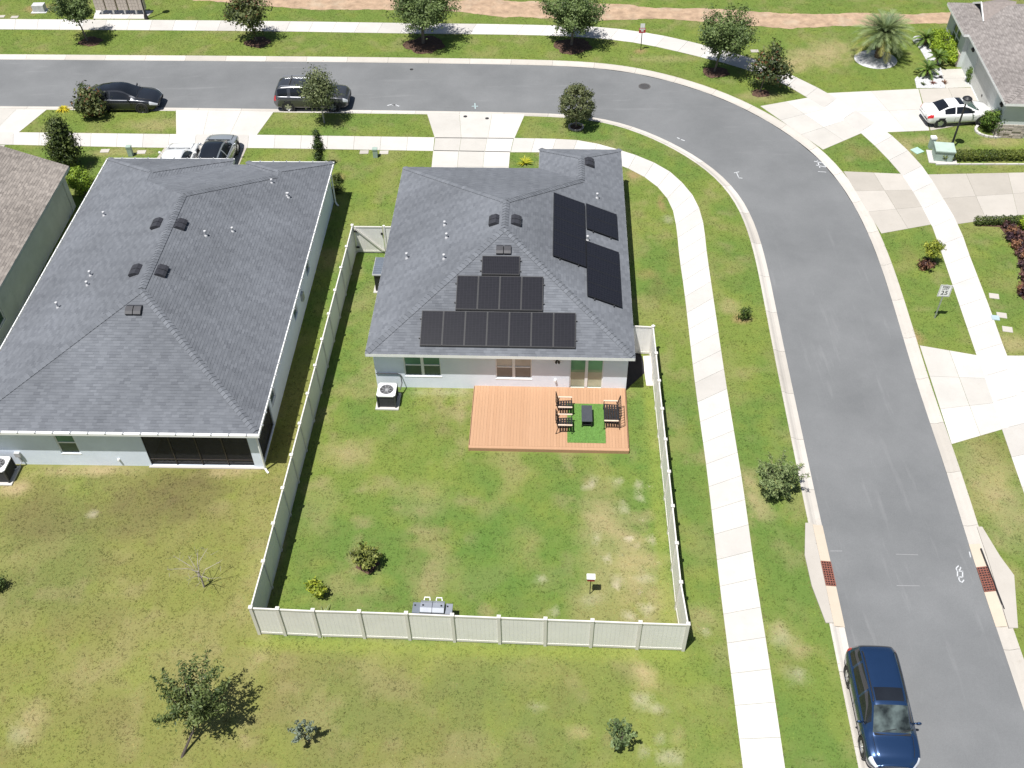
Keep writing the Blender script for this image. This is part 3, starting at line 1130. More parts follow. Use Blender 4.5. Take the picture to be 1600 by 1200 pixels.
def roof_hit(fr, roof, q):
    """house coordinates of the roof point seen at a photograph pixel"""
    lo, hi = roof.z0, roof.z0 + 4
    for _ in range(40):
        m = (lo + hi) / 2
        u, v = fr.loc(G(q[0], q[1], m))
        if roof.z(u, v) > m:
            lo = m
        else:
            hi = m
    return u, v


for q, h in (((695, 352), .2), ((698, 372), .25), ((636, 404), .3), ((694, 405), .25), ((933, 310), .28), ((918, 376), .25)):
    vent_pipe(deckH, roofH, *roof_hit(FH, roofH, q), h)
WZ = 2.45
w_rear, fr = wall(house, (.27, .40), (12.45, .40), 0, WZ, [(1.43, 3.22, .78, 2.2), (5.86, 7.60, .72, 2.2), (9.42, 11.03, .10, 2.25)], M_STUCCO)
window(house, fr, 1.43, 3.22, .78, 2.2, 2, [M_PANE_DARK, M_PANE_GREEN])
window(house, fr, 5.86, 7.60, .72, 2.2, 2, [M_PANE_BEIGE2, M_PANE_BEIGE])
window(house, fr, 9.42, 11.03, .10, 2.25, 2, [M_PANE_DOORLOW, M_PANE_DOOR], name='sliding_door', sill=False, bars=False)
wall(house, (12.45, .40), (12.45, 17.5), 0, WZ, [], M_STUCCO)
wall(house, (12.45, 17.5), (8.2, 17.5), 0, WZ, [], M_STUCCO)
wall(house, (8.2, 17.5), (8.2, 15.45), 0, WZ, [], M_STUCCO)
wall(house, (8.2, 15.45), (.27, 15.45), 0, WZ, [(2.2, 7.0, .05, 2.2)], M_STUCCO)
MB().box(1.2, 15.32, .05, 6.0, 15.36, 2.2).build('garage_door', M_WHITE, house)
wall(house, (.27, 15.45), (.27, .40), 0, WZ, [], M_STUCCO)
MB().box(9.02, .32, 2.02, 9.14, .40, 2.12).lathe([(.03, -.02), (.06, .05), (.055, .12), (.001, .13)], 8, (9.03, .25, 1.95)).lathe([(.03, -.02), (.06, .05), (.055, .12), (.001, .13)], 8, (9.16, .25, 1.95)).build('flood_light', M_BLACK, house)
MB().box(8.97, .30, .62, 9.05, .40, .76).build('hose_tap', M_WHITE, house)
MB().tube([(.3, .37, .95), (1.35, .37, .95), (1.5, .35, .9), (1.56, .15, .55), (1.5, -.15, .4)], .028, 6).build('refrigerant_line', M_DKGREY, house)
MB().box(-.2, -.0, -.05, .268, .44, .03).build('foundation_edge', M_WALK, house) if False else None


# ------------------------------------------------------------------ solar arrays
def solar_mat():
    m, nt, b = nodes('solar_cells')
    tc = nt.nodes.new('ShaderNodeUVMap')
    br = nt.nodes.new('ShaderNodeTexBrick')
    br.offset = 0.0
    br.inputs['Color1'].default_value = (.0105, .011, .015, 1); br.inputs['Color2'].default_value = (.013, .013, .018, 1); br.inputs['Mortar'].default_value = (.024, .024, .030, 1)
    br.inputs['Scale'].default_value = 1.0; br.inputs['Mortar Size'].default_value = .006
    br.inputs['Brick Width'].default_value = .17; br.inputs['Row Height'].default_value = .088
    nt.links.new(tc.outputs[0], br.inputs[0])
    nt.links.new(br.outputs[0], b.inputs['Base Color'])
    b.inputs['Roughness'].default_value = .25
    b.inputs['Specular IOR Level'].default_value = .22
    return m


M_SOLAR = solar_mat()
M_SFRAME = pm('black_anodised_frame', (.012, .012, .015), .55, .1, 5, 0, .0)


def solar_array(label, pl, corners, ncol, nrow):
    """corners: two opposite plan points; columns run along the eave"""
    (u0, v0), (u1, v1) = corners
    T0 = roof_frame(pl, roofH, u0, v0, .11)
    Ti = T0.inverted()
    q = Ti @ (roof_frame(pl, roofH, u1, v1, .11)).translation
    Wd, Hd = q.x, q.y
    root = thing('solar_array', label, 'solar panels', house.matrix_basis @ T0.translation, 0)
    root.matrix_basis = Matrix.Translation(HO) @ Matrix.Rotation(HYAW, 4, 'Z') @ T0
    sx, sy = (1 if Wd > 0 else -1), (1 if Hd > 0 else -1)
    cw, ch = abs(Wd) / ncol, abs(Hd) / nrow
    for i in range(ncol):
        for j in range(nrow):
            x0, y0 = (i * cw if sx > 0 else -(i + 1) * cw), (j * ch if sy > 0 else -(j + 1) * ch)
            me = bpy.data.meshes.new('panel')
            g = .004
            a, b, c, d_ = x0 + g, y0 + g, x0 + cw - g, y0 + ch - g
            me.from_pydata([(a, b, .03), (c, b, .03), (c, d_, .03), (a, d_, .03)], [], [(0, 1, 2, 3)])
            uv = me.uv_layers.new(name='UVMap')
            W_, H_ = c - a, d_ - b
            sw = W_ > H_
            for li, co in enumerate(((0, 0), (W_, 0), (W_, H_), (0, H_))):
                uv.data[li].uv = co[::-1] if sw else co
            me.materials.append(M_SOLAR)
            pan = link('panel', me, root)
            f = MB()
            f.box(a, b, -.005, c, b + .03, .036); f.box(a, d_ - .03, -.005, c, d_, .036)
            f.box(a, b + .03, -.005, a + .03, d_ - .03, .036); f.box(c - .03, b + .03, -.005, c, d_ - .03, .036)
            f.build('frame', M_SFRAME, pan)
            MB().poly([(a, d_, -.006), (c, d_, -.006), (c, b, -.006), (a, b, -.006)]).build('back_sheet', M_SFRAME, pan)
    X0, X1 = min(0, Wd), max(0, Wd); Y0, Y1 = min(0, Hd), max(0, Hd)
    horizontal = True
    for j in range(nrow if horizontal else ncol):
        for t in (.22, .78):
            if horizontal:
                y = Y0 + (j + t) * ch
                MB().box(X0 - .08, y - .02, -.07, X1 + .08, y + .02, -.008).build('rail', M_DKGREY, root)
            else:
                x = X0 + (j + t) * cw
                MB().box(x - .02, Y0 - .08, -.07, x + .02, Y1 + .08, -.008).build('rail', M_DKGREY, root)
    if pl is P_rear:
        MB().box(X0, Y0 - .012, -.10, X1, Y0 - .002, -.01).build('skirt', M_SFRAME, root)
    return root


def pv(q, pl):
    lo, hi = 2.6, 6.5
    for _ in range(40):
        m = (lo + hi) / 2
        u, v = FH.loc(G(q[0], q[1], m))
        if 2.6 + .12 + float(ph(pl, np.array((u, v)))) > m:
            lo = m
        else:
            hi = m
    return u, v


solar_array('widest black solar array, seven panels in a row just above the rear eave', P_rear, ((2.58, .40), (9.92, 2.08)), 7, 1)
solar_array('black solar array of four panels, middle of three stacked on rear slope', P_rear, ((4.17, 2.16), (8.35, 3.84)), 4, 1)
solar_array('single black solar panel at the top of the rear roof slope', P_rear, ((5.34, 3.92), (7.19, 4.86)), 1, 1)
solar_array('tall black solar array of five panels nearest the ridge on the right slope', P_right, ((10.40, 5.40), (8.73, 10.78)), 5, 1)
solar_array('small black solar array of two panels, upper one beside the right eave', P_right, ((12.15, 8.65), (10.47, 10.86)), 2, 1)
solar_array('black solar array of four panels, lower one beside the right eave', P_right, ((12.15, 3.22), (10.43, 7.55)), 4, 1)

# ------------------------------------------------------------------ neighbour with the screened porch
NW = 13.4
Q_rear = plane((0, 0), (NW, 0), .42, (6, 7)); Q_right = plane((NW, 0), (NW, 21.4), .43, (6, 7)); Q_left = plane((0, 0), (0, 21.7), .3815, (6, 7))
Q_front = plane((0, 21.1), (NW, 21.1), .387, (6, 7))
Q_gr = plane((7.5, 21.1), (7.5, 21.7), .42, (4, 21)); Q_gf = plane((0, 21.7), (7.5, 21.7), .42, (4, 20))
Q_wl = plane((8.3, 21.1), (8.3, 21.4), .42, (10, 21)); Q_wf = plane((8.3, 21.4), (NW, 21.4), .42, (10, 20))
roofN = Roof([[Q_rear, Q_left, Q_right, Q_front], [Q_left, Q_gr, Q_gf, Q_rear], [Q_wl, Q_right, Q_wf, Q_rear]], [(-.001, -.001), (NW + .001, -.001), (NW + .001, 21.701), (-.001, 21.701)], 2.6)
nhouse = thing('house', 'white neighbour house with plain grey shingle roof, gutters and a dark screened porch', 'house', FN.o, FN.yaw)
fpN = [(0, 0), (NW, 0), (NW, 21.4), (8.3, 21.4), (8.3, 21.1), (7.5, 21.1), (7.5, 21.7), (0, 21.7)]
rx, rv0, rv1 = 7.10, 6.45, 14.1
gx_ = 3.93; gv_ = 21.7 - 1.5 / .42
ridN = [((0, 0), (rx, rv0)), ((NW, 0), (rx, rv0)), ((rx, rv0), (rx, rv1)), ((0, 21.7), (gx_, gv_)), ((7.5, 21.7), (gx_, gv_)), ((NW, 21.4), (10.87, 18.86)), ((8.3, 21.4), (10.87, 18.86)), ((rx, rv1), (10.87, 18.3))]
deckN = build_roof(nhouse, roofN, fpN, GREY_PAL, ridN, M_WHITE, 8)
for q, pl in (((246, 351), Q_left), ((282, 352), Q_right), ((213, 424), Q_left), ((252, 425), Q_right), ((210, 485), Q_rear)):
    roof_vent(deckN, roofN, pl, *roof_hit(FN, roofN, q))
for q, h in (((163, 337), .2), ((142, 431), .25), ((137, 446), .2), ((91, 481), .3), ((322, 369), .28), ((364, 362), .22), ((425, 286), .2), ((451, 309), .28), ((449, 306), .15)):
    vent_pipe(deckN, roofN, *roof_hit(FN, roofN, q), h)
# gutters with hangers
for a, b in (((-.07, -.07), (NW + .07, -.07)), ((NW + .07, .01), (NW + .07, 21.45)), ((-.07, .01), (-.07, 21.7)), ((7.5, 21.77), (-.07, 21.77)), ((NW + .07, 21.47), (8.3, 21.47))):
    d = Vector((b[0] - a[0], b[1] - a[1], 0)); L = d.length; d.normalize()
    o = Vector((d.y, -d.x, 0))
    T = Matrix((d, -o, Vector((0, 0, 1)))).transposed().to_4x4(); T.translation = (a[0], a[1], 2.6)
    sgn = 1 if a[0] != -.07 or b[1] < 0 else -1
    mb = MB()
    mb.box(0, -.06 if a[1] < 0 else .01, -.13, L, .06, .006, 0, T)
    mb.build('gutter', M_WHITE, nhouse)
    k = .5
    hb = None
    while k < L:
        if hb is None:
            hb = MB().box(-.03, -.066, -.03, .03, .075, .022).build('gutter_hanger', M_GALV, nhouse)
            ho = hb
        else:
            ho = link('gutter_hanger', hb.data, nhouse)
        ho.matrix_basis = T @ Matrix.Translation((k, 0, 0))
        k += .78
for u, v, dx in ((NW - .2, .12, 0), (NW - .15, 20.9, 0)):
    MB().tube([(u + .14, v, 2.48), (u + .03, v, 2.25), (u + .03, v, .15), (u + .12, v - .12, .06), (u + .22, v - .22, .05)], .05, 6).build('downspout', M_WHITE, nhouse)
NV = .27
lan0, lan1 = 7.95, 12.72
wl_, frn = wall(nhouse, (.3, NV), (13.12, NV), 0, WZ, [(4.0 - .3, 4.9 - .3, .80, 2.2), (lan0 - .3, lan1 - .3, .06, 2.40)], M_STUCCO_W)
window(nhouse, frn, 3.7, 4.6, .80, 2.2, 1, [M_PANE_DARK, M_PANE_GREEN])
wall(nhouse, (13.12, NV), (13.12, 21.1), 0, WZ, [(.25, 2.6, .06, 2.4), (2.9, 3.7, .9, 2.1), (8.9, 9.7, 1.0, 2.1), (12.5, 13.3, 1.0, 2.1)], M_STUCCO_W)
for s0 in (2.9, 8.9, 12.5):
    pw = (lambda s, z, k: Vector((13.12 - k, NV + s, z)), Vector((0, 1, 0)), Vector((1, 0, 0)))
    window(nhouse, pw, s0, s0 + .8, .95, 2.1, 1, [M_PANE_DARK, M_PANE_GREEN])
wall(nhouse, (13.12, 21.1), (.3, 21.1), 0, WZ, [], M_STUCCO_W)
wall(nhouse, (.3, 21.1), (.3, NV), 0, WZ, [], M_STUCCO_W)
# porch room behind the screen
M_PORCH = pm('porch_grey_plaster', (.30, .31, .33), .9, .06, 2)
pr = MB()
pr.poly([(lan0, NV + .1, .07), (12.95, NV + .1, .07), (12.95, 2.9, .07), (lan0, 2.9, .07)])
pr.poly([(lan0, 2.9, .05), (12.95, 2.9, .05), (12.95, 2.9, 2.45), (lan0, 2.9, 2.45)])
pr.poly([(lan0, NV + .1, .05), (lan0, 2.9, .05), (lan0, 2.9, 2.45), (lan0, NV + .1, 2.45)])
pr.build('porch_room', M_PORCH, nhouse)
MB().box(8.7, 2.82, .08, 10.6, 2.88, 2.15).build('porch_door', M_CARGLASS, nhouse)


def screen_mat():
    m, nt, b = nodes('insect_screen')
    b.inputs['Base Color'].default_value = (.012, .012, .014, 1)
    b.inputs['Roughness'].default_value = .7
    n = noise(nt, 2.0, 3)
    t = nt.nodes.new('ShaderNodeBsdfTransparent')
    mx = nt.nodes.new('ShaderNodeMixShader')
    nt.links.new(ramp(nt, n, .3, .7, .68, .78), mx.inputs[0])
    nt.links.new(t.outputs[0], mx.inputs[1]); nt.links.new(b.outputs[0], mx.inputs[2])
    nt.links.new(mx.outputs[0], nt.nodes['Material Output'].inputs[0])
    return m


M_SCREEN = screen_mat()
M_BRONZE = pm('bronze_frame', (.035, .028, .026), .5, .1, 4)
xs = [lan0, lan0 + 1.19, lan0 + 2.38, lan0 + 3.57, lan1]
for i in range(4):
    MB().poly([(xs[i], NV + .06, .07), (xs[i + 1], NV + .06, .07), (xs[i + 1], NV + .06, 2.4), (xs[i], NV + .06, 2.4)]).build('screen', M_SCREEN, nhouse)
MB().poly([(13.06, NV + .25, .07), (13.06, NV + 2.6, .07), (13.06, NV + 2.6, 2.4), (13.06, NV + .25, 2.4)]).build('screen', M_SCREEN, nhouse)
for x in xs:
    MB().box(x - .025, NV + .03, .07, x + .025, NV + .09, 2.4).build('mullion', M_BRONZE, nhouse)
MB().box(lan0 + .03, NV + .035, .42, lan1 - .03, NV + .085, .47).build('chair_rail', M_BRONZE, nhouse)
MB().box(lan0 - .1, NV - .12, -.05, 13.2, NV - .002, .05).build('porch_sill', M_WALK, nhouse)
MB().box(6.5, NV - .10, .38, 6.58, NV, .5).build('hose_tap', M_WHITE, nhouse)
MB().box(13.12, 10.85, .9, 13.24, 11.2, 1.35).build('electric_meter', M_GALV, nhouse)
MB().box(1.85, NV - .12, .62, 2.1, NV, .88).tube([(1.98, NV - .08, .62), (2.02, NV - .1, .3), (1.9, NV - .25, .12), (1.4, NV - .8, .1)], .035, 6).build('disconnect_box', M_PIPE, nhouse)


# ------------------------------------------------------------------ air conditioners
def condenser(label, p, rz, w=.84, h=.86):
    t = thing('air_conditioner', label, 'air conditioner', p, rz, 'air conditioners behind the houses')
    MB().box(-w / 2 - .14, -w / 2 - .14, -.03, w / 2 + .14, w / 2 + .14, .07).build('pad', M_WALK, t)
    b = MB()
    k = w / 2
    b.box(-k + .03, -k + .03, .075, k - .03, k - .03, h - .05)
    b.build('coil', M_BLACK, t)
    for i in range(14):
        z = .12 + i * (h - .22) / 14
        lv = MB()
        for a, c in (((-k, -k), (k, -k + .02)), ((-k, k - .02), (k, k)), ((-k, -k + .02), (-k + .02, k - .02)), ((k - .02, -k + .02), (k, k - .02))):
            lv.box(a[0], a[1], z, c[0], c[1], z + .022)
        lv.build('louvre', M_DKGREY, t)
    for sx in (-1, 1):
        for sy in (-1, 1):
            MB().box(sx * k - .035, sy * k - .035, .072, sx * k + .035, sy * k + .035, h - .03).build('corner_post', M_DKGREY, t)
    top = MB()
    n = 32
    R = k * .80
    outer = []
    for j in range(n):
        a = 2 * math.pi * (j + .5) / n
        c, s_ = math.cos(a), math.sin(a)
        q = (k + .03) / max(abs(c), abs(s_))
        q = min(q, (k + .03) * 1.3)
        outer.append((c * q, s_ * q))
    for j in range(n):
        l = (j + 1) % n
        a, b2 = outer[j], outer[l]
        i0 = (R * math.cos(2 * math.pi * (j + .5) / n), R * math.sin(2 * math.pi * (j + .5) / n)); i1 = (R * math.cos(2 * math.pi * (l + .5) / n), R * math.sin(2 * math.pi * (l + .5) / n))
        top.poly([(*a, h), (*b2, h), (*i1, h + .015), (*i0, h + .015)])
        top.poly([(*b2, h), (*a, h), (*a, h - .06), (*b2, h - .06)])
        top.poly([(*i0, h + .015), (*i1, h + .015), (*i1, h - .12), (*i0, h - .12)])
    tp = top.build('top_cover', M_WHITE, t)
    MB().lathe([(R * .99, h - .13), (R * .99, h - .12), (.001, h - .12)], 24).build('fan_well', M_BLACK, t)
    for kk in range(4):
        a = kk * math.pi / 2 + .4
        f = MB()
        ca, sa = math.cos(a), math.sin(a)
        pts = [(.06, -.05), (R * .9, -.15), (R * .93, .10), (.06, .06)]
        f.poly([(x * ca - y * sa, x * sa + y * ca, h - .07 + y * .2) for x, y in pts])
        f.build('fan_blade', M_ALLOY, t)
    MB().lathe([(.09, h - .10), (.09, h - .03), (.001, h - .02)], 12).build('fan_hub', M_GALV, t)
    g = MB()
    for rr in (.25, .45, .65, .85, .99):
        g.tube([(R * rr * math.cos(x), R * rr * math.sin(x), h + .012) for x in np.linspace(0, 2 * math.pi, 25)], .006, 4, cap=False)
    for j in range(8):
        a = math.pi / 8 + j * math.pi / 4
        g.tube([(0, 0, h + .016), (R * math.cos(a), R * math.sin(a), h + .016)], .006, 4)
    g.build('fan_guard', M_PIPE, t)
    return t


condenser('white topped air conditioner left of the deck, behind the house with solar panels', FH.W(.94, -.62), HYAW)
condenser('white topped air conditioner at the left edge, behind the neighbour house', FN.W(1.35, -.45), FN.yaw)

# ------------------------------------------------------------------ storage box and flat patches beside the house
t = thing('storage_shed', 'low dark garden storage shed with ribbed grey lid between fence and house', 'storage shed', FH.W(-.28, 8.35), HYAW)
MB().box(-.62, -.85, -.03, .62, .85, .05).build('pad', M_WALK, t)
MB().box(-.5, -.7, .055, .5, .7, 1.18).build('body', M_BLACK, t)
M_LID = pm('slate_lid', (.12, .14, .17), .5, .1, 3)
for i in range(9):
    y = -.74 + i * 1.48 / 9
    MB().box(-.55, y + .006, 1.19, .56, y + 1.48 / 9 - .006, 1.225).build('lid_rib', M_LID, t)
MB().box(-.57, -.77, 1.15, -.552, .77, 1.235).box(-.552, -.77, 1.15, .56, -.745, 1.235).build('lid_edge', M_PIPE, t)
PAVED.append([tuple(FH.W(a, b))[:2] for a, b in ((-.9, 7.5), (.4, 7.5), (.4, 9.2), (-.9, 9.2))])

# concrete strip at the corner of the house
P = wpts([(1005, 557), (1021, 556), (1021.5, 603), (1010, 603), (1007, 583)])
struct(MB().prism(P, -.05, .03).build('side_pad', pm('pale_paver', (.60, .56, .51), .9, .08, 2))); PAVED.append(P)
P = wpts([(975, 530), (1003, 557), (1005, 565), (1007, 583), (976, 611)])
struct(MB().prism(P, -.05, .02).build('side_dark_patch', pm('near_black_ground', (.012, .011, .014), .9, .3, 5))); PAVED.append(P)  # flat near-black patch filling the corner between wall and pad

# ------------------------------------------------------------------ fence
FZ = 1.86
fence = thing('vinyl_fence', 'almond vinyl privacy fence enclosing the back yard, with a gate', 'fence', FH.W(0, 0), HYAW)
left_v = [11.05, 9.12, 7.30, 5.45, 3.60, 1.72, -.12, -2.0, -3.88, -5.74, -7.6, -9.46, -11.33]
left = [(-2.36 - .0085 * (11.05 - v), v) for v in left_v]
front = [FH.loc(G(*q)) for q in ((406, 990), (446.5, 992), (500, 994.5), (570, 996.5), (641, 999), (710.5, 1002), (781, 1005), (851.5, 1008), (922.5, 1010.5), (995, 1013.5), (1067, 1016))]
right_v = [-11.83, -9.98, -8.1, -6.25, -4.41, -2.55, -.75, 1.12, 3.05]
right = [(13.97 - .012 * (v + 11.8), v) for v in right_v]
runs = left + front + right + [(12.52, 3.12)]
M_VPOST = pm('almond_vinyl_post', (.66, .635, .59), .4, .04, 1.5)


def fence_panel(par, a, b, z0=.10, z1=FZ - .07, nm='panel'):
    a, b = Vector((*a, 0)), Vector((*b, 0))
    d = (b - a); L = d.length; d.normalize()
    nb = max(2, int(round(L / .165)))
    mb = MB()
    n = Vector((-d.y, d.x, 0))
    for i in range(nb):
        p, q = a + d * (L * i / nb + .002), a + d * (L * (i + 1) / nb - .002)
        mb.prism([tuple(p - n * .011)[:2], tuple(q - n * .011)[:2], tuple(q + n * .011)[:2], tuple(p + n * .011)[:2]], z0, z1)
    mb.prism([tuple(a - n * .005)[:2], tuple(b - n * .005)[:2], tuple(b + n * .005)[:2], tuple(a + n * .005)[:2]], z0, z1)
    o = mb.build(nm, M_VINYL, par)
    for za, zb, w, nn in ((z1 - .005, z1 + .075, .055, 'top_rail'), (z0 - .06, z0 + .07, .05, 'bottom_rail')):
        r = MB().prism([tuple(a - n * w / 2)[:2], tuple(b - n * w / 2)[:2], tuple(b + n * w / 2)[:2], tuple(a + n * w / 2)[:2]], za, zb)
        r.build(nn, M_VPOST, o)
    return o


for i in range(len(runs) - 1):
    a, b = Vector(runs[i]), Vector(runs[i + 1])
    d = (b - a).normalized()
    fence_panel(fence, a + d * .062, b - d * (.062 if i < len(runs) - 2 else 0))
for i, (u, v) in enumerate(runs[:-1]):
    a = runs[max(0, i - 1)]; b = runs[min(len(runs) - 1, i + 1)]
    ang = math.atan2(b[1] - a[1], b[0] - a[0]) if 0 < i < len(runs) - 1 and i not in (13, 23) else 0
    T = Matrix.Translation((u, v, 0)) @ Matrix.Rotation(ang, 4, 'Z')
    p = MB().box(-.06, -.06, -.05, .06, .06, FZ + .05, 0, T).build('post', M_VPOST, fence)
    c = MB()
    c.box(-.075, -.075, FZ + .051, .075, .075, FZ + .085, 0, T)
    i0 = len(c.v)
    c.v += [tuple(T @ Vector(q)) for q in ((-.06, -.06, FZ + .086), (.06, -.06, FZ + .086), (.06, .06, FZ + .086), (-.06, .06, FZ + .086), (0, 0, FZ + .125))]
    for k in range(4):
        c.f.append((i0 + k, i0 + (k + 1) % 4, i0 + 4)); c.m.append(0)
    c.build('post_cap', M_VPOST, p)
# gate with diagonal brace
MB().box(-.66, 10.97, -.05, -.54, 11.09, FZ + .05).build('post', M_VPOST, fence)
g = fence_panel(fence, (-2.27, 11.02), (-.70, 11.02), .14, FZ - .08, 'gate')
MB().bar((-2.22, 10.955, FZ - .10), (-.78, 10.955, .22), .04, .10).build('brace', M_VPOST, g)
for u, z in ((-2.25, 1.55), (-2.25, .45)):
    MB().box(u - .04, 10.93, z - .05, u + .14, 10.985, z + .05).build('hinge', M_BLACK, g)
MB().box(-.80, 10.92, 1.35, -.68, 10.975, 1.47).build('latch', M_BLACK, g)
fence_panel(fence, (-.53, 11.02), (.25, 11.02))

# ------------------------------------------------------------------ deck
def deck_mat():
    m, nt, b = nodes('composite_deck_board')
    oi = nt.nodes.new('ShaderNodeObjectInfo')
    n = noise(nt, 2.0, 5, .6, None, 'Fac', (10, .6, 1))
    c = mix(nt, oi.outputs['Random'], (.395, .228, .130), (.425, .250, .146))
    c = mix(nt, 1, c, mix(nt, ramp(nt, n, .3, .7), (.95,) * 3, (1.04,) * 3), 'MULTIPLY')
    nt.links.new(c, b.inputs['Base Color'])
    b.inputs['Roughness'].default_value = .75
    return m


M_DECK = deck_mat()
dk = thing('deck', 'low orange brown composite deck behind the house', 'deck', FH.W(0, 0), HYAW)
dx0, dx1, dy0, dy1, dz = 5.08, 12.40, -3.62, .40, .20
nb = 51
bw = (dx1 - dx0) / nb
bm_ = MB().box(.0022, dy0 + .15, dz - .028, bw - .0022, dy1, dz)
me0 = None
for i in range(nb):
    if me0 is None:
        o = bm_.build('board', M_DECK, dk, loc=(dx0, 0, 0)); me0 = o.data
    else:
        link('board', me0, dk, (dx0 + i * bw, 0, 0))
MB().box(dx0 - .02, dy0, dz - .028, dx1 + .02, dy0 + .143, dz + .001).build('border_board', M_DECK, dk)
for a in ((dx0 - .02, dy0 - .022, dx1 + .02, dy0 - .002), (dx0 - .04, dy0, dx0 - .022, dy1), (dx1 + .022, dy0, dx1 + .04, dy1)):
    MB().box(a[0], a[1], -.02, a[2], a[3], dz - .004).build('skirt_board', M_DECK, dk)
MB().box(dx0 + .1, dy0 + .1, .0, dx1 - .1, dy1 - .1, dz - .04).build('joists', M_DKGREY, dk)
PAVED.append([tuple(FH.W(a, b))[:2] for a, b in ((dx0, dy0 - .05), (dx1 + .05, dy0 - .25), (dx1 + .05, dy1 + .2), (dx0, dy1 + .2))])
for f_, q in ((FH, ((.1, .3), (12.6, .3), (12.6, 17.6), (.1, 17.6))), (FN, ((.2, .05), (13.2, .05), (13.2, 21.2), (.2, 21.2)))):
    PAVED.append([tuple(f_.W(a, b))[:2] for a, b in q])

# rug of artificial turf
rgx = np.random.default_rng(9)
n = 9000
rx_, ry_ = rgx.uniform(9.60, 11.38, n), rgx.uniform(-3.20, -.70, n)
t = thing('artificial_turf_rug', 'bright green artificial turf rug under the patio table', 'rug', FH.W(0, 0), HYAW)
MB().box(9.60, -3.20, dz + .003, 11.38, -.70, dz + .016).build('backing', pm('turf_backing', (.10, .21, .042), .9, .2, 6), t)
a_ = rgx.uniform(0, 6.28, n)
V = np.zeros((n, 3, 3)); V[:, 0] = np.c_[rx_ + .015 * np.cos(a_), ry_ + .015 * np.sin(a_), np.full(n, dz + .015)]; V[:, 1] = np.c_[rx_ - .015 * np.cos(a_), ry_ - .015 * np.sin(a_), np.full(n, dz + .015)]
V[:, 2] = np.c_[rx_ + rgx.normal(0, .012, n), ry_ + rgx.normal(0, .012, n), np.full(n, dz + .026)]
cc = np.array((.125, .24, .048)) * rgx.uniform(.6, 1.5, n)[:, None]
np_mesh('pile', V.reshape(-1, 3), np.arange(n * 3).reshape(-1, 3), M_BLADE, np.repeat(cc, 3, 0), t)['kind'] = 'stuff'


# ------------------------------------------------------------------ patio furniture
def seat(name, label, cat, u, v, rz, width, group=None):
    """steel framed slatted seat; local +x is where the sitter looks"""
    p = FH.W(u, v)
    t = thing(name, label, cat, (p.x, p.y, dz + .003), HYAW + rz, group)
    D, h = .70, .40
    w = width / 2
    M = M_BLACK
    ns = 6
    for i in range(ns):
        x = -.28 + i * .60 / (ns - 1)
        MB().box(x - .042, -w + .05, h - .012 + (x + .3) * .08, x + .042, w - .05, h + .012 + (x + .3) * .08).build('seat_slat', M, t)
    MB().bar((-.32, -w + .04, h - .03), (.34, -w + .04, h + .02), .03, .03).bar((-.32, w - .04, h - .03), (.34, w - .04, h + .02), .03, .03).bar((.34, -w + .04, h + .02), (.34, w - .04, h + .02), .03, .03).build('seat_frame', M, t)
    for sy in (-1, 1):
        MB().box(-.30, sy * w - .035, .60, .36, sy * w + .035, .63).build('armrest', M_WOOD, t)
        for xa, xb in ((.33, .33), (-.24, -.40)):
            MB().bar((xa, sy * w, .6), (xb if xa < 0 else .35, sy * w, 0), .03, .03).build('leg', M, t)
        MB().bar((-.42, sy * w, .98), (-.28, sy * w, .38), .03, .03).build('back_post', M, t)
    nbk = max(4, int(width / .16))
    MB().bar((-.42, -w, .97), (-.42, w, .97), .03, .03).bar((-.33, -w, .52), (-.33, w, .52), .03, .03).build('back_rail', M, t)
    for i in range(nbk):
        y = -w + (i + .5) * width / nbk
        MB().bar((-.415, y, .955), (-.332, y, .535), .02, .02).build('back_bar', M, t)
    return t


seat('patio_armchair', 'black slatted armchair with pale armrests, left of the rug and nearer the house', 'armchair', 9.46, -1.20, 0, .66, 'patio seats on the deck')
seat('patio_armchair', 'black slatted armchair with pale armrests, left of the rug and nearer the lawn', 'armchair', 9.46, -2.33, 0, .68, 'patio seats on the deck')
seat('patio_loveseat', 'wide black slatted loveseat with pale armrests at the right end of the deck', 'loveseat', 11.66, -1.70, math.pi, 1.28, 'patio seats on the deck')
p = FH.W(10.51, -1.72)
t = thing('coffee_table', 'low black coffee table on the green turf rug', 'table', (p.x, p.y, dz + .018), HYAW)
MB().box(-.25, -.52, .38, .25, .52, .41).build('table_top', pm('slate_tabletop', (.05, .055, .065), .5, .1, 3), t)
MB().box(-.21, -.48, .12, .21, .48, .14).build('shelf', M_BLACK, t)
for sx in (-1, 1):
    for sy in (-1, 1):
        MB().box(sx * .22 - .02, sy * .49 - .02, 0, sx * .22 + .02, sy * .49 + .02, .379).build('leg', M_BLACK, t)

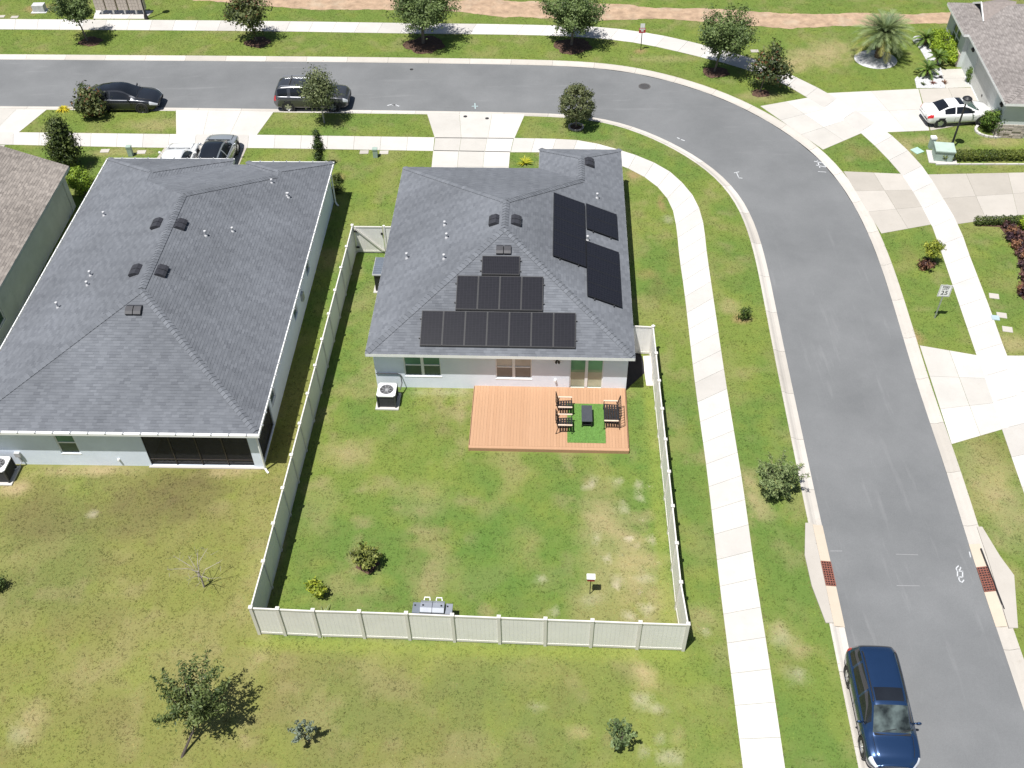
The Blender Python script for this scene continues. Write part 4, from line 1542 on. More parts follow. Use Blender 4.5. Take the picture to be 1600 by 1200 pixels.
# ------------------------------------------------------------------ grill behind the fence
p = FH.W(4.28, -12.62)
t = thing('gas_grill', 'grey two lid gas grill with side shelves against the back fence', 'grill', p, HYAW - .02)
M_GRILL = pm('grill_lid_grey', (.30, .32, .36), .35, .08, 3, 0, .3)
MB().box(-.48, -.25, .10, .48, .25, .82).build('cabinet', M_BLACK, t)
for x0, x1 in ((-.47, -.01), (.01, .47)):
    lid = MB()
    prf = [(-.28, .83), (-.27, .98), (-.12, 1.08), (.10, 1.08), (.24, 1.0), (.28, .83)]
    i = len(lid.v)
    for x in (x0, x1):
        for y, z in prf:
            lid.v.append((x, y, z))
    n_ = len(prf)
    for k in range(n_):
        l = (k + 1) % n_
        lid.f.append((i + k, i + l, i + n_ + l, i + n_ + k)); lid.m.append(0)
    lid.f.append(tuple(i + k for k in range(n_))); lid.m.append(0); lid.f.append(tuple(i + n_ + k for k in range(n_ - 1, -1, -1))); lid.m.append(0)
    L_ = lid.build('lid', M_GRILL, t)
    xm = (x0 + x1) / 2
    MB().tube([(xm - .12, .26, 1.0), (xm - .10, .36, 1.06), (xm + .10, .36, 1.06), (xm + .12, .26, 1.0)], .025, 6).build('handle', M_WHITE, L_)
    MB().lathe([(.04, 0), (.04, .02), (.001, .02)], 10, (xm + (.12 if xm > 0 else -.12), -.02, 1.08)).build('thermometer', M_BLACK, L_)
for s in (-1, 1):
    x0, x1 = (.50, .78) if s > 0 else (-.80, -.50)
    sh_ = MB().box(x0, -.24, .80, x1, .24, .85).build('side_shelf', M_GRILL if s > 0 else pm('grill_side', (.14, .16, .19), .5, .1, 3), t)
    MB().lathe([(.035, 0), (.035, .03), (.001, .03)], 10, ((x0 + x1) / 2 - .06, .1, .85)).build('knob', M_BLACK, sh_)
    for sy in (-1, 1):
        MB().lathe([(.001, -.03), (.07, -.03), (.07, .03), (.001, .03)], 12, (s * .4, sy * .2, .07), 'Y').build('wheel', M_RUBBER, t)


# ------------------------------------------------------------------ small signs
def text_part(s, par, size, loc, rot, mat, name='lettering', ext=.004):
    cu = bpy.data.curves.new(name, 'FONT')
    cu.body = s; cu.size = size; cu.align_x = 'CENTER'; cu.align_y = 'CENTER'; cu.extrude = ext
    cu.materials.append(mat)
    tmp = link(name, cu)
    dg = bpy.context.evaluated_depsgraph_get()
    me = bpy.data.meshes.new_from_object(tmp.evaluated_get(dg))
    bpy.data.objects.remove(tmp)
    o = link(name, me, par, loc)
    o.rotation_euler = rot
    return o


M_RED = pm('red_sign_paint', (.42, .035, .045), .5, .08, 6)
g = G(921.5, 928)
t = thing('yard_sign', 'small white and red box sign on a thin black stake in the back yard', 'yard sign', g, HYAW)
MB().tube([(0, 0, -.05), (0, 0, 1.05)], .018, 6).build('stake', M_BLACK, t)
bx = MB().box(-.15, -.10, 1.05, .15, .10, 1.22).build('box', M_RED, t)
MB().prism([(-.17, -.13), (.17, -.13), (.17, .13), (-.17, .13)], 1.22, 1.25).build('lid', M_WHITE, bx)
g = G(1001, 78.5)
t = thing('pole_sign', 'small red and white sign on a black pole on the far verge', 'sign', g, 0)
MB().tube([(0, 0, -.05), (0, 0, 1.9)], .03, 6).build('pole', M_BLACK, t)
MB().box(-.24, -.05, 1.35, .24, -.032, 1.72).build('red_plate', M_RED, t)
MB().box(-.20, -.058, 1.60, .20, -.051, 1.68).box(-.09, -.058, 1.47, .09, -.051, 1.55).build('white_mark', M_WHITE, t)
MB().box(-.16, -.05, 1.74, .16, -.034, 2.05).build('white_plate', M_WHITE, t)
g = G(1460, 497)
t = thing('speed_limit_sign', 'white speed limit 25 sign on a steel post by the kerb', 'road sign', g, R_(-6))
MB().box(-.03, -.03, -.1, .03, .012, 2.25).build('post', M_GALV, t)
pl_ = MB().box(-.305, -.048, 1.5, .305, -.035, 2.26).build('plate', pm('sign_white', (.82, .82, .80), .4, .02, 3), t)
bd = MB()
for a in ((-.28, 1.525, .28, 1.54), (-.28, 2.22, .28, 2.235), (-.28, 1.54, -.265, 2.22), (.265, 1.54, .28, 2.22)):
    bd.box(a[0], -.052, a[1], a[2], -.049, a[3])
bd.build('border', M_BLACK, pl_)
for s_, z_, sz in (('SPEED', 2.13, .135), ('LIMIT', 2.00, .135), ('25', 1.75, .36)):
    text_part(s_, pl_, sz, (0, -.051, z_), (math.pi / 2, 0, 0), M_BLACK)

# ------------------------------------------------------------------ tan roofed house at the left edge
TAN_PAL = ((.200, .178, .160), (.290, .258, .230), (.140, .123, .112))
TP = .40
thouse = thing('house', 'grey house with a tan shingle gable roof at the left edge', 'house', FT.o, FT.yaw)
T_r = plane((0, 0), (0, -22), TP, (-5, -5)); T_l = plane((-12.6, 0), (-12.6, -22), TP, (-5, -5))
roofT = Roof([[T_r, T_l]], [(0.001, -22), (.001, 0), (-12.601, 0), (-12.601, -22)], 2.62)
fpT = [(-12.6, -22), (0, -22), (0, 0), (-12.6, 0)]
mbx = build_roof(thouse, roofT, [(-12.6, -22), (0, -22), (0, -.02), (-12.6, -.02)], TAN_PAL, [((-6.3, -22), (-6.3, 0))], pm('tan_house_trim', (.42, .45, .43), .6, .06, 2), 14, .5)
wall(thouse, (-.32, -21.7), (-.32, -.35), 0, 2.5, [(21.7 - 12.3 - .1, 21.7 - 11.3, .7, 2.0), (20.0, 20.9, .05, 2.1)], M_STUCCO_G)
window(thouse, (lambda s, z, k: Vector((-.32 - k, -21.7 + s, z)), Vector((0, 1, 0)), Vector((1, 0, 0))), 9.3, 10.4, .7, 2.0, 1, [M_PANE_DARK, M_PANE_GREEN])
MB().box(-.40, -1.68, .06, -.36, -.83, 2.08).build('side_door', M_STUCCO_G, thouse)
mb = MB().poly([(-.32, -.35, 0), (-12.3, -.35, 0), (-12.3, -.35, 2.5), (-6.3, -.35, 4.95), (-.32, -.35, 2.5)])
mb.build('gable_wall', M_STUCCO_G, thouse)
for u, v in ((-3.3, -6.5),):
    vent_pipe(mbx, roofT, u, v, .25)
MB().box(-.32, -15.5, .5, -.2, -15.1, 1.0).build('electric_meter', M_GALV, thouse)
PAVED.append([tuple(FT.W(a, b))[:2] for a, b in ((-12, -21), (-.4, -21), (-.4, -.4), (-12, -.4))])

# ------------------------------------------------------------------ house across the street
RP_PAL = ((.195, .176, .166), (.270, .245, .232), (.135, .120, .115))
RPp = .40
rhouse = thing('house', 'sage grey house with brown shingle roof and garage across the street', 'house', FR.o, FR.yaw)
R_w = plane((0, 0), (0, 9), RPp, (5, 5)); R_s = plane((0, 0), (18, 0), RPp, (5, 5)); R_e = plane((18, 0), (18, 14), RPp, (5, 5)); R_n = plane((0, 14.2), (18, 14.2), RPp, (5, 5))
R_gw = plane((-.35, 9.2), (-.35, 14.2), .40, (2, 11)); R_gs = plane((-.35, 9.25), (6, 9.25), .40, (2, 11))
roofR = Roof([[R_w, R_s, R_e, R_n], [R_gw, R_gs, R_n, R_e]], [(-.351, -.001), (18.001, -.001), (18.001, 14.201), (-.351, 14.201)], 2.6)
fpR = [(0, 0), (18, 0), (18, 14.2), (-.35, 14.2), (-.35, 9.25), (0, 9.25)]
deckR = build_roof(rhouse, roofR, fpR, RP_PAL, [((0, 0), (7.1, 7.1)), ((7.1, 7.1), (10.9, 7.1))], M_WHITE, 21, .4)
M_DOOR = pm('garage_door_paint', (.58, .585, .56), .6, .05, 2)
wall(rhouse, (.30, 14), (.30, .35), 0, 2.45, [(14 - 7.3, 14 - 2.3, .03, 2.2)], M_STUCCO_R)
for i in range(4):
    MB().box(.36, 2.3, .04 + i * .54, .40, 7.3, .57 + i * .54).build('garage_door_panel', M_DOOR, rhouse)
MB().box(.33, 4.6, .5, .36, 4.75, .62).build('garage_handle', M_BLACK, rhouse)
wall(rhouse, (.30, .35), (17.7, .35), 0, 2.45, [], M_STUCCO_R)
wall(rhouse, (17.7, .35), (17.7, 14), 0, 2.45, [], M_STUCCO_R)
wall(rhouse, (17.7, 14), (.3, 14), 0, 2.45, [], M_STUCCO_R)
# projecting bay with a window
wall(rhouse, (.0, 9.6), (.3, 9.6), 0, 2.45, [], M_STUCCO_R)
_, frb = wall(rhouse, (.0, 13.9), (.0, 9.6), 0, 2.45, [(1.3, 3.2, .55, 2.15)], M_STUCCO_R)
window(rhouse, frb, 1.3, 3.2, .55, 2.15, 2, [M_PANE_DARK, M_PANE_DARK])
# gablet on the bay roof
gz = roofR.z(1.5, 11.7)
gb = MB().poly([(1.2, 10.5, gz - .25), (1.2, 12.9, gz - .25), (1.2, 11.7, gz + .35)][::-1])
gb.build('gable_louvre', M_BLACK, rhouse)
gr_ = MB().poly([(1.05, 10.3, gz - .28), (2.9, 10.3, gz + .1), (3.4, 11.7, gz + .55), (1.05, 11.7, gz + .42)]).poly([(1.05, 11.7, gz + .42), (3.4, 11.7, gz + .55), (2.9, 13.1, gz + .1), (1.05, 13.1, gz - .28)])
gr_.build('gablet_roof', pm('gablet_shingle', (.22, .19, .175), .92, .2, 6, .3), rhouse)
MB().bar((1.04, 10.25, gz - .26), (1.04, 11.7, gz + .44), .06, .12).bar((1.04, 11.7, gz + .44), (1.04, 13.15, gz - .26), .06, .12).build('gablet_trim', M_WHITE, rhouse)
# ledger stone along the base
rg = random.Random(4)
for face in range(3):
    for row in range(6):
        s = 0.0
        Lf = (1.7, 2.2, .9)[face]
        while s < Lf - .05:
            w = min(rg.uniform(.25, .6), Lf - s)
            z0 = .0 + row * .16
            dp = rg.uniform(.04, .09)
            if face == 0:
                MB().box(.30 + s + .01, .35 - dp, z0 + .008, .30 + s + w - .01, .349, z0 + .152).build('stone', M_STONE, rhouse)
            elif face == 1:
                MB().box(.30 - dp, .37 + s * .82 + .01, z0 + .008, .299, .37 + (s + w) * .82 - .01, z0 + .152).build('stone', M_STONE, rhouse)
            else:
                MB().box(-.0 - dp, 9.62 + s + .01, z0 + .008, -.001, 9.62 + s + w - .01, z0 + .152).build('stone', M_STONE, rhouse)
            s += w
for v in (1.0, 8.3):
    MB().box(.18, v - .09, 1.85, .30, v + .09, 2.15).lathe([(.05, 0), (.08, .12), (.001, .2)], 8, (.15, v, 1.95)).build('wall_lantern', M_BLACK, rhouse)
PAVED.append([tuple(FR.W(a, b))[:2] for a, b in ((.1, .2), (17, .2), (17, 14), (.0, 14))])


# ------------------------------------------------------------------ street furniture
def lamp_post(label, base, h, head=True, bend=0.0):
    t = thing('lamp_post', label, 'lamp post', base, 0, 'black street lamps')
    MB().lathe([(.16, -.05), (.15, .25), (.09, .45), (.075, .5)], 12).build('base', M_BLACK, t)
    MB().tube([(0, 0, .45), (0, 0, h)], [.07, .05], 8).build('pole', M_BLACK, t)
    if head:
        MB().lathe([(.05, h - .1), (.20, h), (.23, h + .18), (.20, h + .22)], 14).build('globe', pm('lamp_globe', (.55, .56, .58), .25, .05, 4), t)
        MB().lathe([(.30, h + .22), (.28, h + .28), (.12, h + .38), (.001, h + .42)], 14).build('hood', M_BLACK, t)
    return t


lamp_post('black street lamp with hooded globe beside the green transformer box', G(1485, 233), 3.3)
lamp_post('black street lamp beside the mailboxes at the top left', G(229, 30), 4.6)
# transformer, pedestal and lids
gq = G(1471, 247)
t = thing('transformer_box', 'pale green electrical transformer box on a concrete pad by the hedge', 'transformer', gq, R_(-10))
MB().box(-.85, -.7, -.03, .85, .75, .06).build('pad', M_WALK, t)
MB().prism([(-.55, -.48), (.55, -.48), (.55, .52), (-.55, .52)], .065, .72).build('cabinet', M_GREENBOX, t)
MB().prism([(-.6, -.54), (.6, -.54), (.6, .56), (-.6, .56)], .725, .80).build('lid', pm('lid_green', (.38, .47, .41), .6, .08, 3), t)


def pedestal(label, p, h=.75, r=.14, cap=None):
    t = thing('utility_pedestal', label, 'utility pedestal', p, 0, 'utility pedestals')
    MB().box(-r, -r, -.03, r, r, h * .86).build('housing', M_GREENBOX, t)
    MB().prism([(-r * 1.12, -r * 1.12), (r * 1.12, -r * 1.12), (r * 1.12, r * 1.12), (-r * 1.12, r * 1.12)], h * .862, h).build('cap', cap or M_GREENBOX, t)


pedestal('white capped utility pedestal behind the green transformer box', G(1454, 231), .8, .15, M_WHITE)
pedestal('small green utility pedestal between the driveways, by the sidewalk', G(587, 245), .62)
pedestal('small green utility pedestal on the lawn before the neighbour roof', G(205, 243), .7)
tag(MB().box(-.45, -.3, -.02, .45, .3, .55).box(-.6, -.45, -.03, .6, .45, .03).build('irrigation_cabinet', pm('pale_cabinet', (.5, .5, .5), .6, .15, 3), loc=G(63, 17)), 'small grey utility cabinet in a dirt patch at the far top left', 'utility box')
for q, lab in (((1553, 463), 'square white meter lid in the lawn nearest the planting bed across the street'), ((1565, 493), 'square pale meter lid beside a bluish one in the lawn across the street'), ((1574, 515), 'square pale meter lid closest to the third driveway across the street')):
    tag(MB().prism([(-.26, -.2), (.24, -.22), (.26, .2), (-.24, .22)], -.02, .03).build('meter_box', M_DRIVE_OLD, loc=G(*q), rz=-.2), lab, 'meter lid', 'lids in the lawn')
tag(MB().prism([(-.2, -.18), (.2, -.18), (.2, .18), (-.2, .18)], -.02, .046).build('meter_box', pm('blue_grey_lid', (.33, .42, .46), .7, .1, 4), loc=G(1555, 497), rz=-.2), 'square bluish meter lid beside the sidewalk across the street', 'meter lid', 'lids in the lawn')
tag(MB().prism([(-.3, -.3), (.3, -.3), (.3, .3), (-.3, .3)], -.02, .046).build('valve_box', pm('green_lid', (.34, .50, .42), .7, .1, 4), loc=G(1433, 236), rz=.5), 'pale green utility lid in the lawn left of the transformer', 'utility lid', 'lids in the lawn')
for q, lab in (((569, 238), 'pale utility lid in the lawn left of the small pedestal by the sidewalk'), ((600, 238.5), 'pale utility lid in the lawn right of the small pedestal by the sidewalk'), ((164, 236), 'pale utility lid left of the pedestal before the neighbour roof'), ((221, 238), 'pale utility lid right of the pedestal before the neighbour roof'), ((1179, 80), 'white utility lid by the far sidewalk behind the street trees'), ((2, 26), 'white utility lid at the top left beside the far sidewalk'), ((23, 27), 'white utility lid near the grey cabinet by the far sidewalk')):
    tag(MB().prism([(-.28, -.2), (.28, -.2), (.28, .2), (-.28, .2)], -.02, .03).build('utility_box', M_DRIVE_OLD, loc=G(*q)), lab, 'utility lid', 'lids in the lawn')
# manhole and little valve covers in the road
def disc_cover(name, lab, p, r):
    t = thing(name, lab, 'manhole cover', p, 0, 'round iron covers')
    MB().lathe([(r, -.02), (r, .008), (r * .86, .009), (r * .85, .003), (.001, .004)], 28).build('frame', pm('cast_iron', (.085, .08, .078), .7, .2, 8, .3), t)
    mb = MB()
    for i in range(-3, 4):
        w = math.sqrt(max(.01, (r * .8) ** 2 - (i * r * .22) ** 2))
        mb.box(-w, i * r * .22 - r * .04, .005, w, i * r * .22 + r * .04, .012)
    mb.build('ribs', M_DKGREY, t)


g = G(1007, 135, ROAD_Z); disc_cover('manhole_cover', 'round iron manhole cover in the bend of the road', (g.x, g.y, ROAD_Z + .004), .42)
for q, z, lab in (((643, 108.5), ROAD_Z, 'small dark valve cover on the far lane of the street'), ((727, 182), .02, 'small dark valve cover in the apron, the left one'), ((761, 185), .02, 'small dark valve cover in the apron, the right one')):
    g = G(q[0], q[1], z); disc_cover('valve_cover', lab, (g.x, g.y, z + .004), .13)


# storm drain inlets
def inlet(label, E, sgn, pa, pb, grate_a, grate_b, apron_px):
    g0 = G(*pa)
    t = thing('storm_drain', label, 'storm drain', (g0.x, g0.y, 0), 0, 'storm drains')
    ap = [(x - g0.x, y - g0.y) for x, y in wpts(apron_px)]
    MB().prism(ap, -.08, .055).build('apron', M_DRIVE_OLD, t)
    PAVED.append(wpts(apron_px))
    sub = [p for p in E if min(G(*pa).y, G(*pb).y) - .3 < p[1] < max(G(*pa).y, G(*pb).y) + .3]
    sub = np.array(sub)
    o0, o1 = offset(sub, sgn * -.015), offset(sub, sgn * .42)
    ya, yb = G(*grate_a).y, G(*grate_b).y
    mb = MB()
    for i in range(len(sub) - 1):
        mb.poly([(o0[i][0] - g0.x, o0[i][1] - g0.y, ROAD_Z + .022), (o0[i + 1][0] - g0.x, o0[i + 1][1] - g0.y, ROAD_Z + .022), (o1[i + 1][0] - g0.x, o1[i + 1][1] - g0.y, ROAD_Z + .095), (o1[i][0] - g0.x, o1[i][1] - g0.y, ROAD_Z + .095)][:: (1 if sgn > 0 else -1)])
    mb.build('gutter_pan', M_INLET, t)

    def at(y, k):
        A = o0 if k == 0 else o1
        j = np.argsort(A[:, 1])
        return np.interp(y, A[j][:, 1], A[j][:, 0])
    fr = MB()
    ym = np.linspace(ya, yb, 11)
    zz = lambda k: ROAD_Z + .034 + .073 * k

    def P(y, k, dz=0):
        return (at(y, 0) * (1 - k) + at(y, 1) * k - g0.x, y - g0.y, zz(k) + dz)
    MB().poly([P(ya, 0), P(ya, 1), P(yb, 1), P(yb, 0)][:: (-1 if (sgn > 0) == (yb < ya) else 1)]).build('sump', M_BLACK, t)
    gr = MB()
    for y in ym:
        gr.bar(P(y, 0, .012), P(y, 1, .012), .045, .02)
    for k in (0.03, .25, .5, .75, .97):
        gr.bar(P(ya, k, .016), P(yb, k, .016), .035, .02)
    gr.build('grate', M_RUST, t)
    if sgn > 0:
        MB().bar((at(ya, 1) + .02 - g0.x, ya + .9 - g0.y, .01), (at(yb, 1) + .02 - g0.x, yb - .9 - g0.y, .01), .05, .10).build('throat', M_BLACK, t)
    return t


inlet('storm drain with rusty grate on the left side of the road', E_INN, -1, (1283, 825), (1317, 972), (1296, 877), (1305, 914),
      [(1258, 818), (1257, 868), (1268, 916), (1290, 974), (1302, 974), (1288, 915), (1277, 868), (1269, 818)])
inlet('storm drain with rusty grate on the right side of the road', E_OUT, 1, (1509, 828), (1562, 985), (1528, 886), (1541, 923),
      [(1526, 824), (1534, 824), (1562, 870), (1584, 900), (1590, 982), (1576, 982), (1560, 930), (1545, 880)])

# paint marks left by surveyors: utility signs sprayed on the road
M_SPRAY = pm('white_spray_paint', (.46, .47, .48), .9, .12, 14)
M_SPRAYF = pm('worn_spray_paint', (.25, .25, .255), .9, .15, 14)
M_SPRAYC = pm('cyan_spray_paint', (.42, .55, .55), .9, .15, 14)
mk = struct(link('road_markings', None))


def stroke(px, w=.05, mat=None, name='paint_stroke'):
    P = resample([(G(*q, ROAD_Z).x, G(*q, ROAD_Z).y) for q in px], step=.08, smooth=len(px) > 2)
    A, B = offset(P, w / 2), offset(P, -w / 2)
    mb = MB()
    z = ROAD_Z + .005
    for i in range(len(P) - 1):
        mb.poly([(*B[i], z), (*B[i + 1], z), (*A[i + 1], z), (*A[i], z)])
    mb.build(name, mat or M_SPRAY, mk)


stroke([(1498, 884), (1494, 888), (1496, 892), (1500, 890), (1501, 886)], .05); stroke([(1496, 892), (1505, 893)]); stroke([(1496, 901), (1504, 902)]); stroke([(1496, 892), (1496, 901)]); stroke([(1504, 893), (1504, 902)]); stroke([(1498, 901), (1499, 907), (1503, 910), (1506, 906)], .05)
stroke([(1272, 252), (1288, 255)], .07); stroke([(1277, 251), (1281, 262)], .07); stroke([(1275, 258), (1290, 261)], .07); stroke([(1286, 255), (1291, 261)], .06); stroke([(1278, 268), (1291, 269)], .05)
stroke([(1147, 270), (1155, 268.5)], .06); stroke([(1151, 270), (1154, 277)], .05); stroke([(1154, 278), (1160, 278.5)], .06)
stroke([(605, 165), (613, 163.5), (624, 166)], .1); stroke([(612, 164), (620, 164)], .12)
stroke([(742, 161), (742.5, 170)], .05, M_SPRAYC); stroke([(737, 166), (747, 166)], .05, M_SPRAYC)
stroke([(1400, 866), (1434, 867)], .03, M_SPRAYF); stroke([(1297, 861), (1316, 861)], .035, M_SPRAYF); stroke([(1514.5, 862), (1516.5, 871)], .045); stroke([(1401, 915), (1437, 915.5)], .03, M_SPRAYF); stroke([(1058, 215), (1062, 217)], .08); stroke([(1064, 218), (1070, 220)], .08)

# ------------------------------------------------------------------ mailbox clusters at the top left
M_MAIL = pm('almond_mailbox', (.48, .42, .37), .5, .08, 4)
pos = ['first mailbox cluster from the left, beside the tree at the top left', 'second mailbox cluster from the left in the row at the top', 'third mailbox cluster from the left in the row at the top', 'fourth mailbox cluster from the left in the row at the top', 'short parcel mailbox at the right end of the row at the top']
slab_par = struct(link('mailbox_pad', None))
slabs(slab_par, G2(146, 29.5), G2(226, 29.5), G2(240, 17), G2(150, 15), 3, 1, M_WALK)
for i, px in enumerate((161, 178.5, 196.5, 214, 226)):
    g = G(px, 21.5)
    t = thing('mailbox_cluster', pos[i], 'mailbox', (g.x, g.y, .02), 0, 'row of cluster mailboxes')
    h = 1.35 if i < 4 else .95
    hw = .38 if i < 4 else .2
    MB().box(-.06, -.1, 0, .06, .1, .37).build('pedestal', M_WHITE, t)
    MB().box(-hw, -.24, .38, hw, .24, .38 + h).build('cabinet', M_MAIL, t)
    for r in range(5 if i < 4 else 2):
        for c in range(3 if i < 4 else 1):
            n_ = 3 if i < 4 else 1
            ww = (2 * hw - .06) / n_
            hh = (h - .06) / (5 if i < 4 else 2)
            MB().box(-hw + .03 + c * ww + .01, -.252, .41 + r * hh + .01, -hw + .03 + (c + 1) * ww - .01, -.241, .41 + (r + 1) * hh - .01).build('box_door', M_MAIL, t)
    MB().box(-hw - .03, -.28, .385 + h, hw + .03, .28, .42 + h).build('hood', M_MAIL, t)

# ------------------------------------------------------------------ cars
def paint(name, col, metal=.35, rough=.28):
    m, nt, b = nodes(name)
    lw = nt.nodes.new('ShaderNodeLayerWeight')
    lw.inputs[0].default_value = .35
    c = mix(nt, lw.outputs['Facing'], tuple(min(1, x * 1.12) for x in col), tuple(x * .75 for x in col))
    n = noise(nt, 5, 4)
    c = mix(nt, 1, c, mix(nt, n, (.94,) * 3, (1.05,) * 3), 'MULTIPLY')
    nt.links.new(c, b.inputs['Base Color'])
    b.inputs['Metallic'].default_value = metal
    b.inputs['Roughness'].default_value = rough
    b.inputs['Coat Weight'].default_value = .8
    b.inputs['Coat Roughness'].default_value = .04
    return m


M_HEAD = glass('headlamp_lens', (.55, .57, .60), .1)
M_TAIL = glass('tail_lamp_lens', (.45, .02, .025), .12)


def car(name, label, loc, heading, spec, pm_body, rims=M_ALLOY, roof_mat=None, group='parked cars', ws_mat=None):
    t = thing(name, label, 'car', loc, heading, group)
    cp = np.array(spec['prof'], float)                    # x, bottom, half width, belt, roof, roof half width
    X = np.arange(cp[0, 0], cp[-1, 0] + 1e-6, .02)
    F = [np.interp(X, cp[:, 0], cp[:, k]) for k in range(1, 6)]
    ker = np.exp(-.5 * (np.arange(-8, 9) / 3.2) ** 2); ker /= ker.sum()
    F = [np.convolve(np.pad(f, 8, mode='edge'), ker, 'valid') for f in F]
    bounds = sorted({round(b, 3) for w in spec['side'] for b in w} | {round(b, 3) for b in (*spec['ws'], *spec['rw'])} | {round(b, 3) for b in spec.get('sun', ())})
    xs = sorted(set(np.round(np.arange(cp[0, 0], cp[-1, 0], .075), 3)) | set(bounds) | {round(float(cp[-1, 0]), 3)})
    keep = [xs[0]]
    for x in xs[1:]:
        if x - keep[-1] < .03:
            if x in bounds:
                keep[-1] = x
        else:
            keep.append(x)
    xs = np.array(keep)
    zb, hw, be, ro, rw = [np.interp(xs, X, f) for f in F]
    rings = []
    for i in range(len(xs)):
        d = ro[i] - be[i]
        k = min(1.0, d / .35)
        pr = [(0, zb[i]), (.80 * hw[i], zb[i]), (.955 * hw[i], zb[i] + .06), (.985 * hw[i], zb[i] + .16), (1.0 * hw[i], zb[i] + .45 * (be[i] - zb[i])), (1.0 * hw[i], zb[i] + .68 * (be[i] - zb[i])),
              (.985 * hw[i], be[i] - .10 * (be[i] - zb[i])), (.945 * hw[i], be[i] - .015)]
        a = (.915 * hw[i], be[i]); b_ = (rw[i] + .02, ro[i] - .075 * k - .035)
        for q in (0.0, .2, .4, .6, .8, 1.0):
            pr.append((a[0] + (b_[0] - a[0]) * q + .018 * k * math.sin(math.pi * q), a[1] + (b_[1] - a[1]) * q))
        pr += [(rw[i] - .035, ro[i] - .028 * k - .014), (.80 * rw[i], ro[i] - .010), (.55 * rw[i], ro[i] + .004), (.28 * rw[i], ro[i] + .012), (0, ro[i] + .015)]
        rings.append(pr)
    nr = len(rings[0])
    RB, RE = 8, 13                                         # belt ring, roof edge ring
    V = {}
    parts = {}

    def P(i, j, sd):
        y, z = rings[i][j]
        return (float(xs[i]), sd * y, z)

    def add(part, quad, mat, off=0.0):
        parts.setdefault(part, (MB(), mat))[0].poly(quad)
    wz = spec['wr']
    for i in range(len(xs) - 1):
        xm = (xs[i] + xs[i + 1]) / 2
        for j in range(nr - 1):
            for sd in (1, -1):
                q = [P(i, j, sd), P(i + 1, j, sd), P(i + 1, j + 1, sd), P(i, j + 1, sd)]
                if sd > 0:
                    q = q[::-1]
                c = np.mean(q, 0)
                if 1 <= j <= 6 and any(math.hypot(c[0] - wx, c[2] - wz) < wz + .055 for wx in spec['axles']):
                    continue
                s = 'r' if sd < 0 else 'l'
                part, mat = 'body', pm_body
                if RB <= j < RE - 0 and ro[i] - be[i] > .12:
                    for k, (a, b2) in enumerate(spec['side']):
                        if a - 1e-6 <= xm <= b2 + 1e-6 and j < RE - (0 if ro[i] - be[i] > .3 else 1):
                            part, mat = 'side_window.%s%d' % (s, k), M_CARGLASS
                if j >= RE + 1:
                    if spec['ws'][0] <= xm <= spec['ws'][1]:
                        part, mat = 'windscreen', ws_mat or M_SCREENGLASS
                    elif spec['rw'][0] <= xm <= spec['rw'][1]:
                        part, mat = 'rear_window', M_CARGLASS
                    elif 'sun' in spec and spec['sun'][0] <= xm <= spec['sun'][1] and j >= RE + 2:
                        part, mat = 'sunroof', M_CARGLASS
                    elif roof_mat is not None and spec['rw'][1] < xm < spec['ws'][0]:
                        part, mat = 'roof_panel', roof_mat
                if xm > spec['hl'] and 5 <= j <= 8 and part == 'body':
                    part, mat = 'headlight.' + s, M_HEAD
                if xm < spec['tl'] + .10 and 5 <= j <= 9 and part == 'body':
                    part, mat = 'tail_light.' + s, M_TAIL
                add(part, q, mat)
    # end caps
    for i, rev in ((0, False), (len(xs) - 1, True)):
        for j in range(nr - 1):
            a, b2 = rings[i][j], rings[i][j + 1]
            q = [(float(xs[i]), a[0], a[1]), (float(xs[i]), b2[0], b2[1]), (float(xs[i]), -b2[0], b2[1]), (float(xs[i]), -a[0], a[1])]
            add('body' if not (rev and 3 <= j <= 6) else 'grille', q if not rev else q[::-1], pm_body if not (rev and 3 <= j <= 6) else M_BLACK)
    for k, (mb, mat) in parts.items():
        o = mb.build(k.split('.')[0], mat, t)
        bm = bmesh.new(); bm.from_mesh(o.data)
        bmesh.ops.remove_doubles(bm, verts=bm.verts, dist=.0008)
        bmesh.ops.recalc_face_normals(bm, faces=bm.faces) if False else None
        for f in bm.faces:
            f.smooth = True
        bm.to_mesh(o.data); bm.free()
    # wheel housings, wheels
    wmax = cp[:, 2].max()
    first = None
    for wx in spec['axles']:
        for sd in (1, -1):
            yw = sd * (wmax - .125)
            MB().lathe([(wz + .07, -.26), (wz + .07, .10), (wz + .055, .118), (wz + .02, .118)], 28, (wx, yw, wz), 'Y', cap=False).build('wheel_arch', M_DKGREY, t) if sd > 0 else MB().lathe([(wz + .02, -.118), (wz + .055, -.118), (wz + .07, -.10), (wz + .07, .26)], 28, (wx, yw, wz), 'Y', cap=False).build('wheel_arch', M_DKGREY, t)
            wl = MB().lathe([(wz * .62, -.11), (wz * .94, -.115), (wz, -.08), (wz, .08), (wz * .94, .115), (wz * .62, .11)], 28, (0, 0, 0), 'Y', cap=False).build('wheel', M_RUBBER, t, smooth=False, loc=(wx, yw, wz + .003))
            r = MB()
            r.lathe([(wz * .66, -.10), (wz * .56, -.06), (wz * .56, .06), (wz * .66, .10)], 24, (0, 0, 0), 'Y', cap=False)
            for k in range(5):
                a = k * 2 * math.pi / 5 + .3
                ca, sa = math.cos(a), math.sin(a)
                q = [(.04, -.05), (wz * .62, -.075), (wz * .62, .075), (.04, .05)]
                pts = [(x * ca - y * sa, sd * .10, x * sa + y * ca) for x, y in q]
                r.poly(pts if sd < 0 else pts[::-1])
            r.lathe([(.065, -.105), (.065, .105)], 12, (0, 0, 0), 'Y')
            r.build('rim', rims, wl)
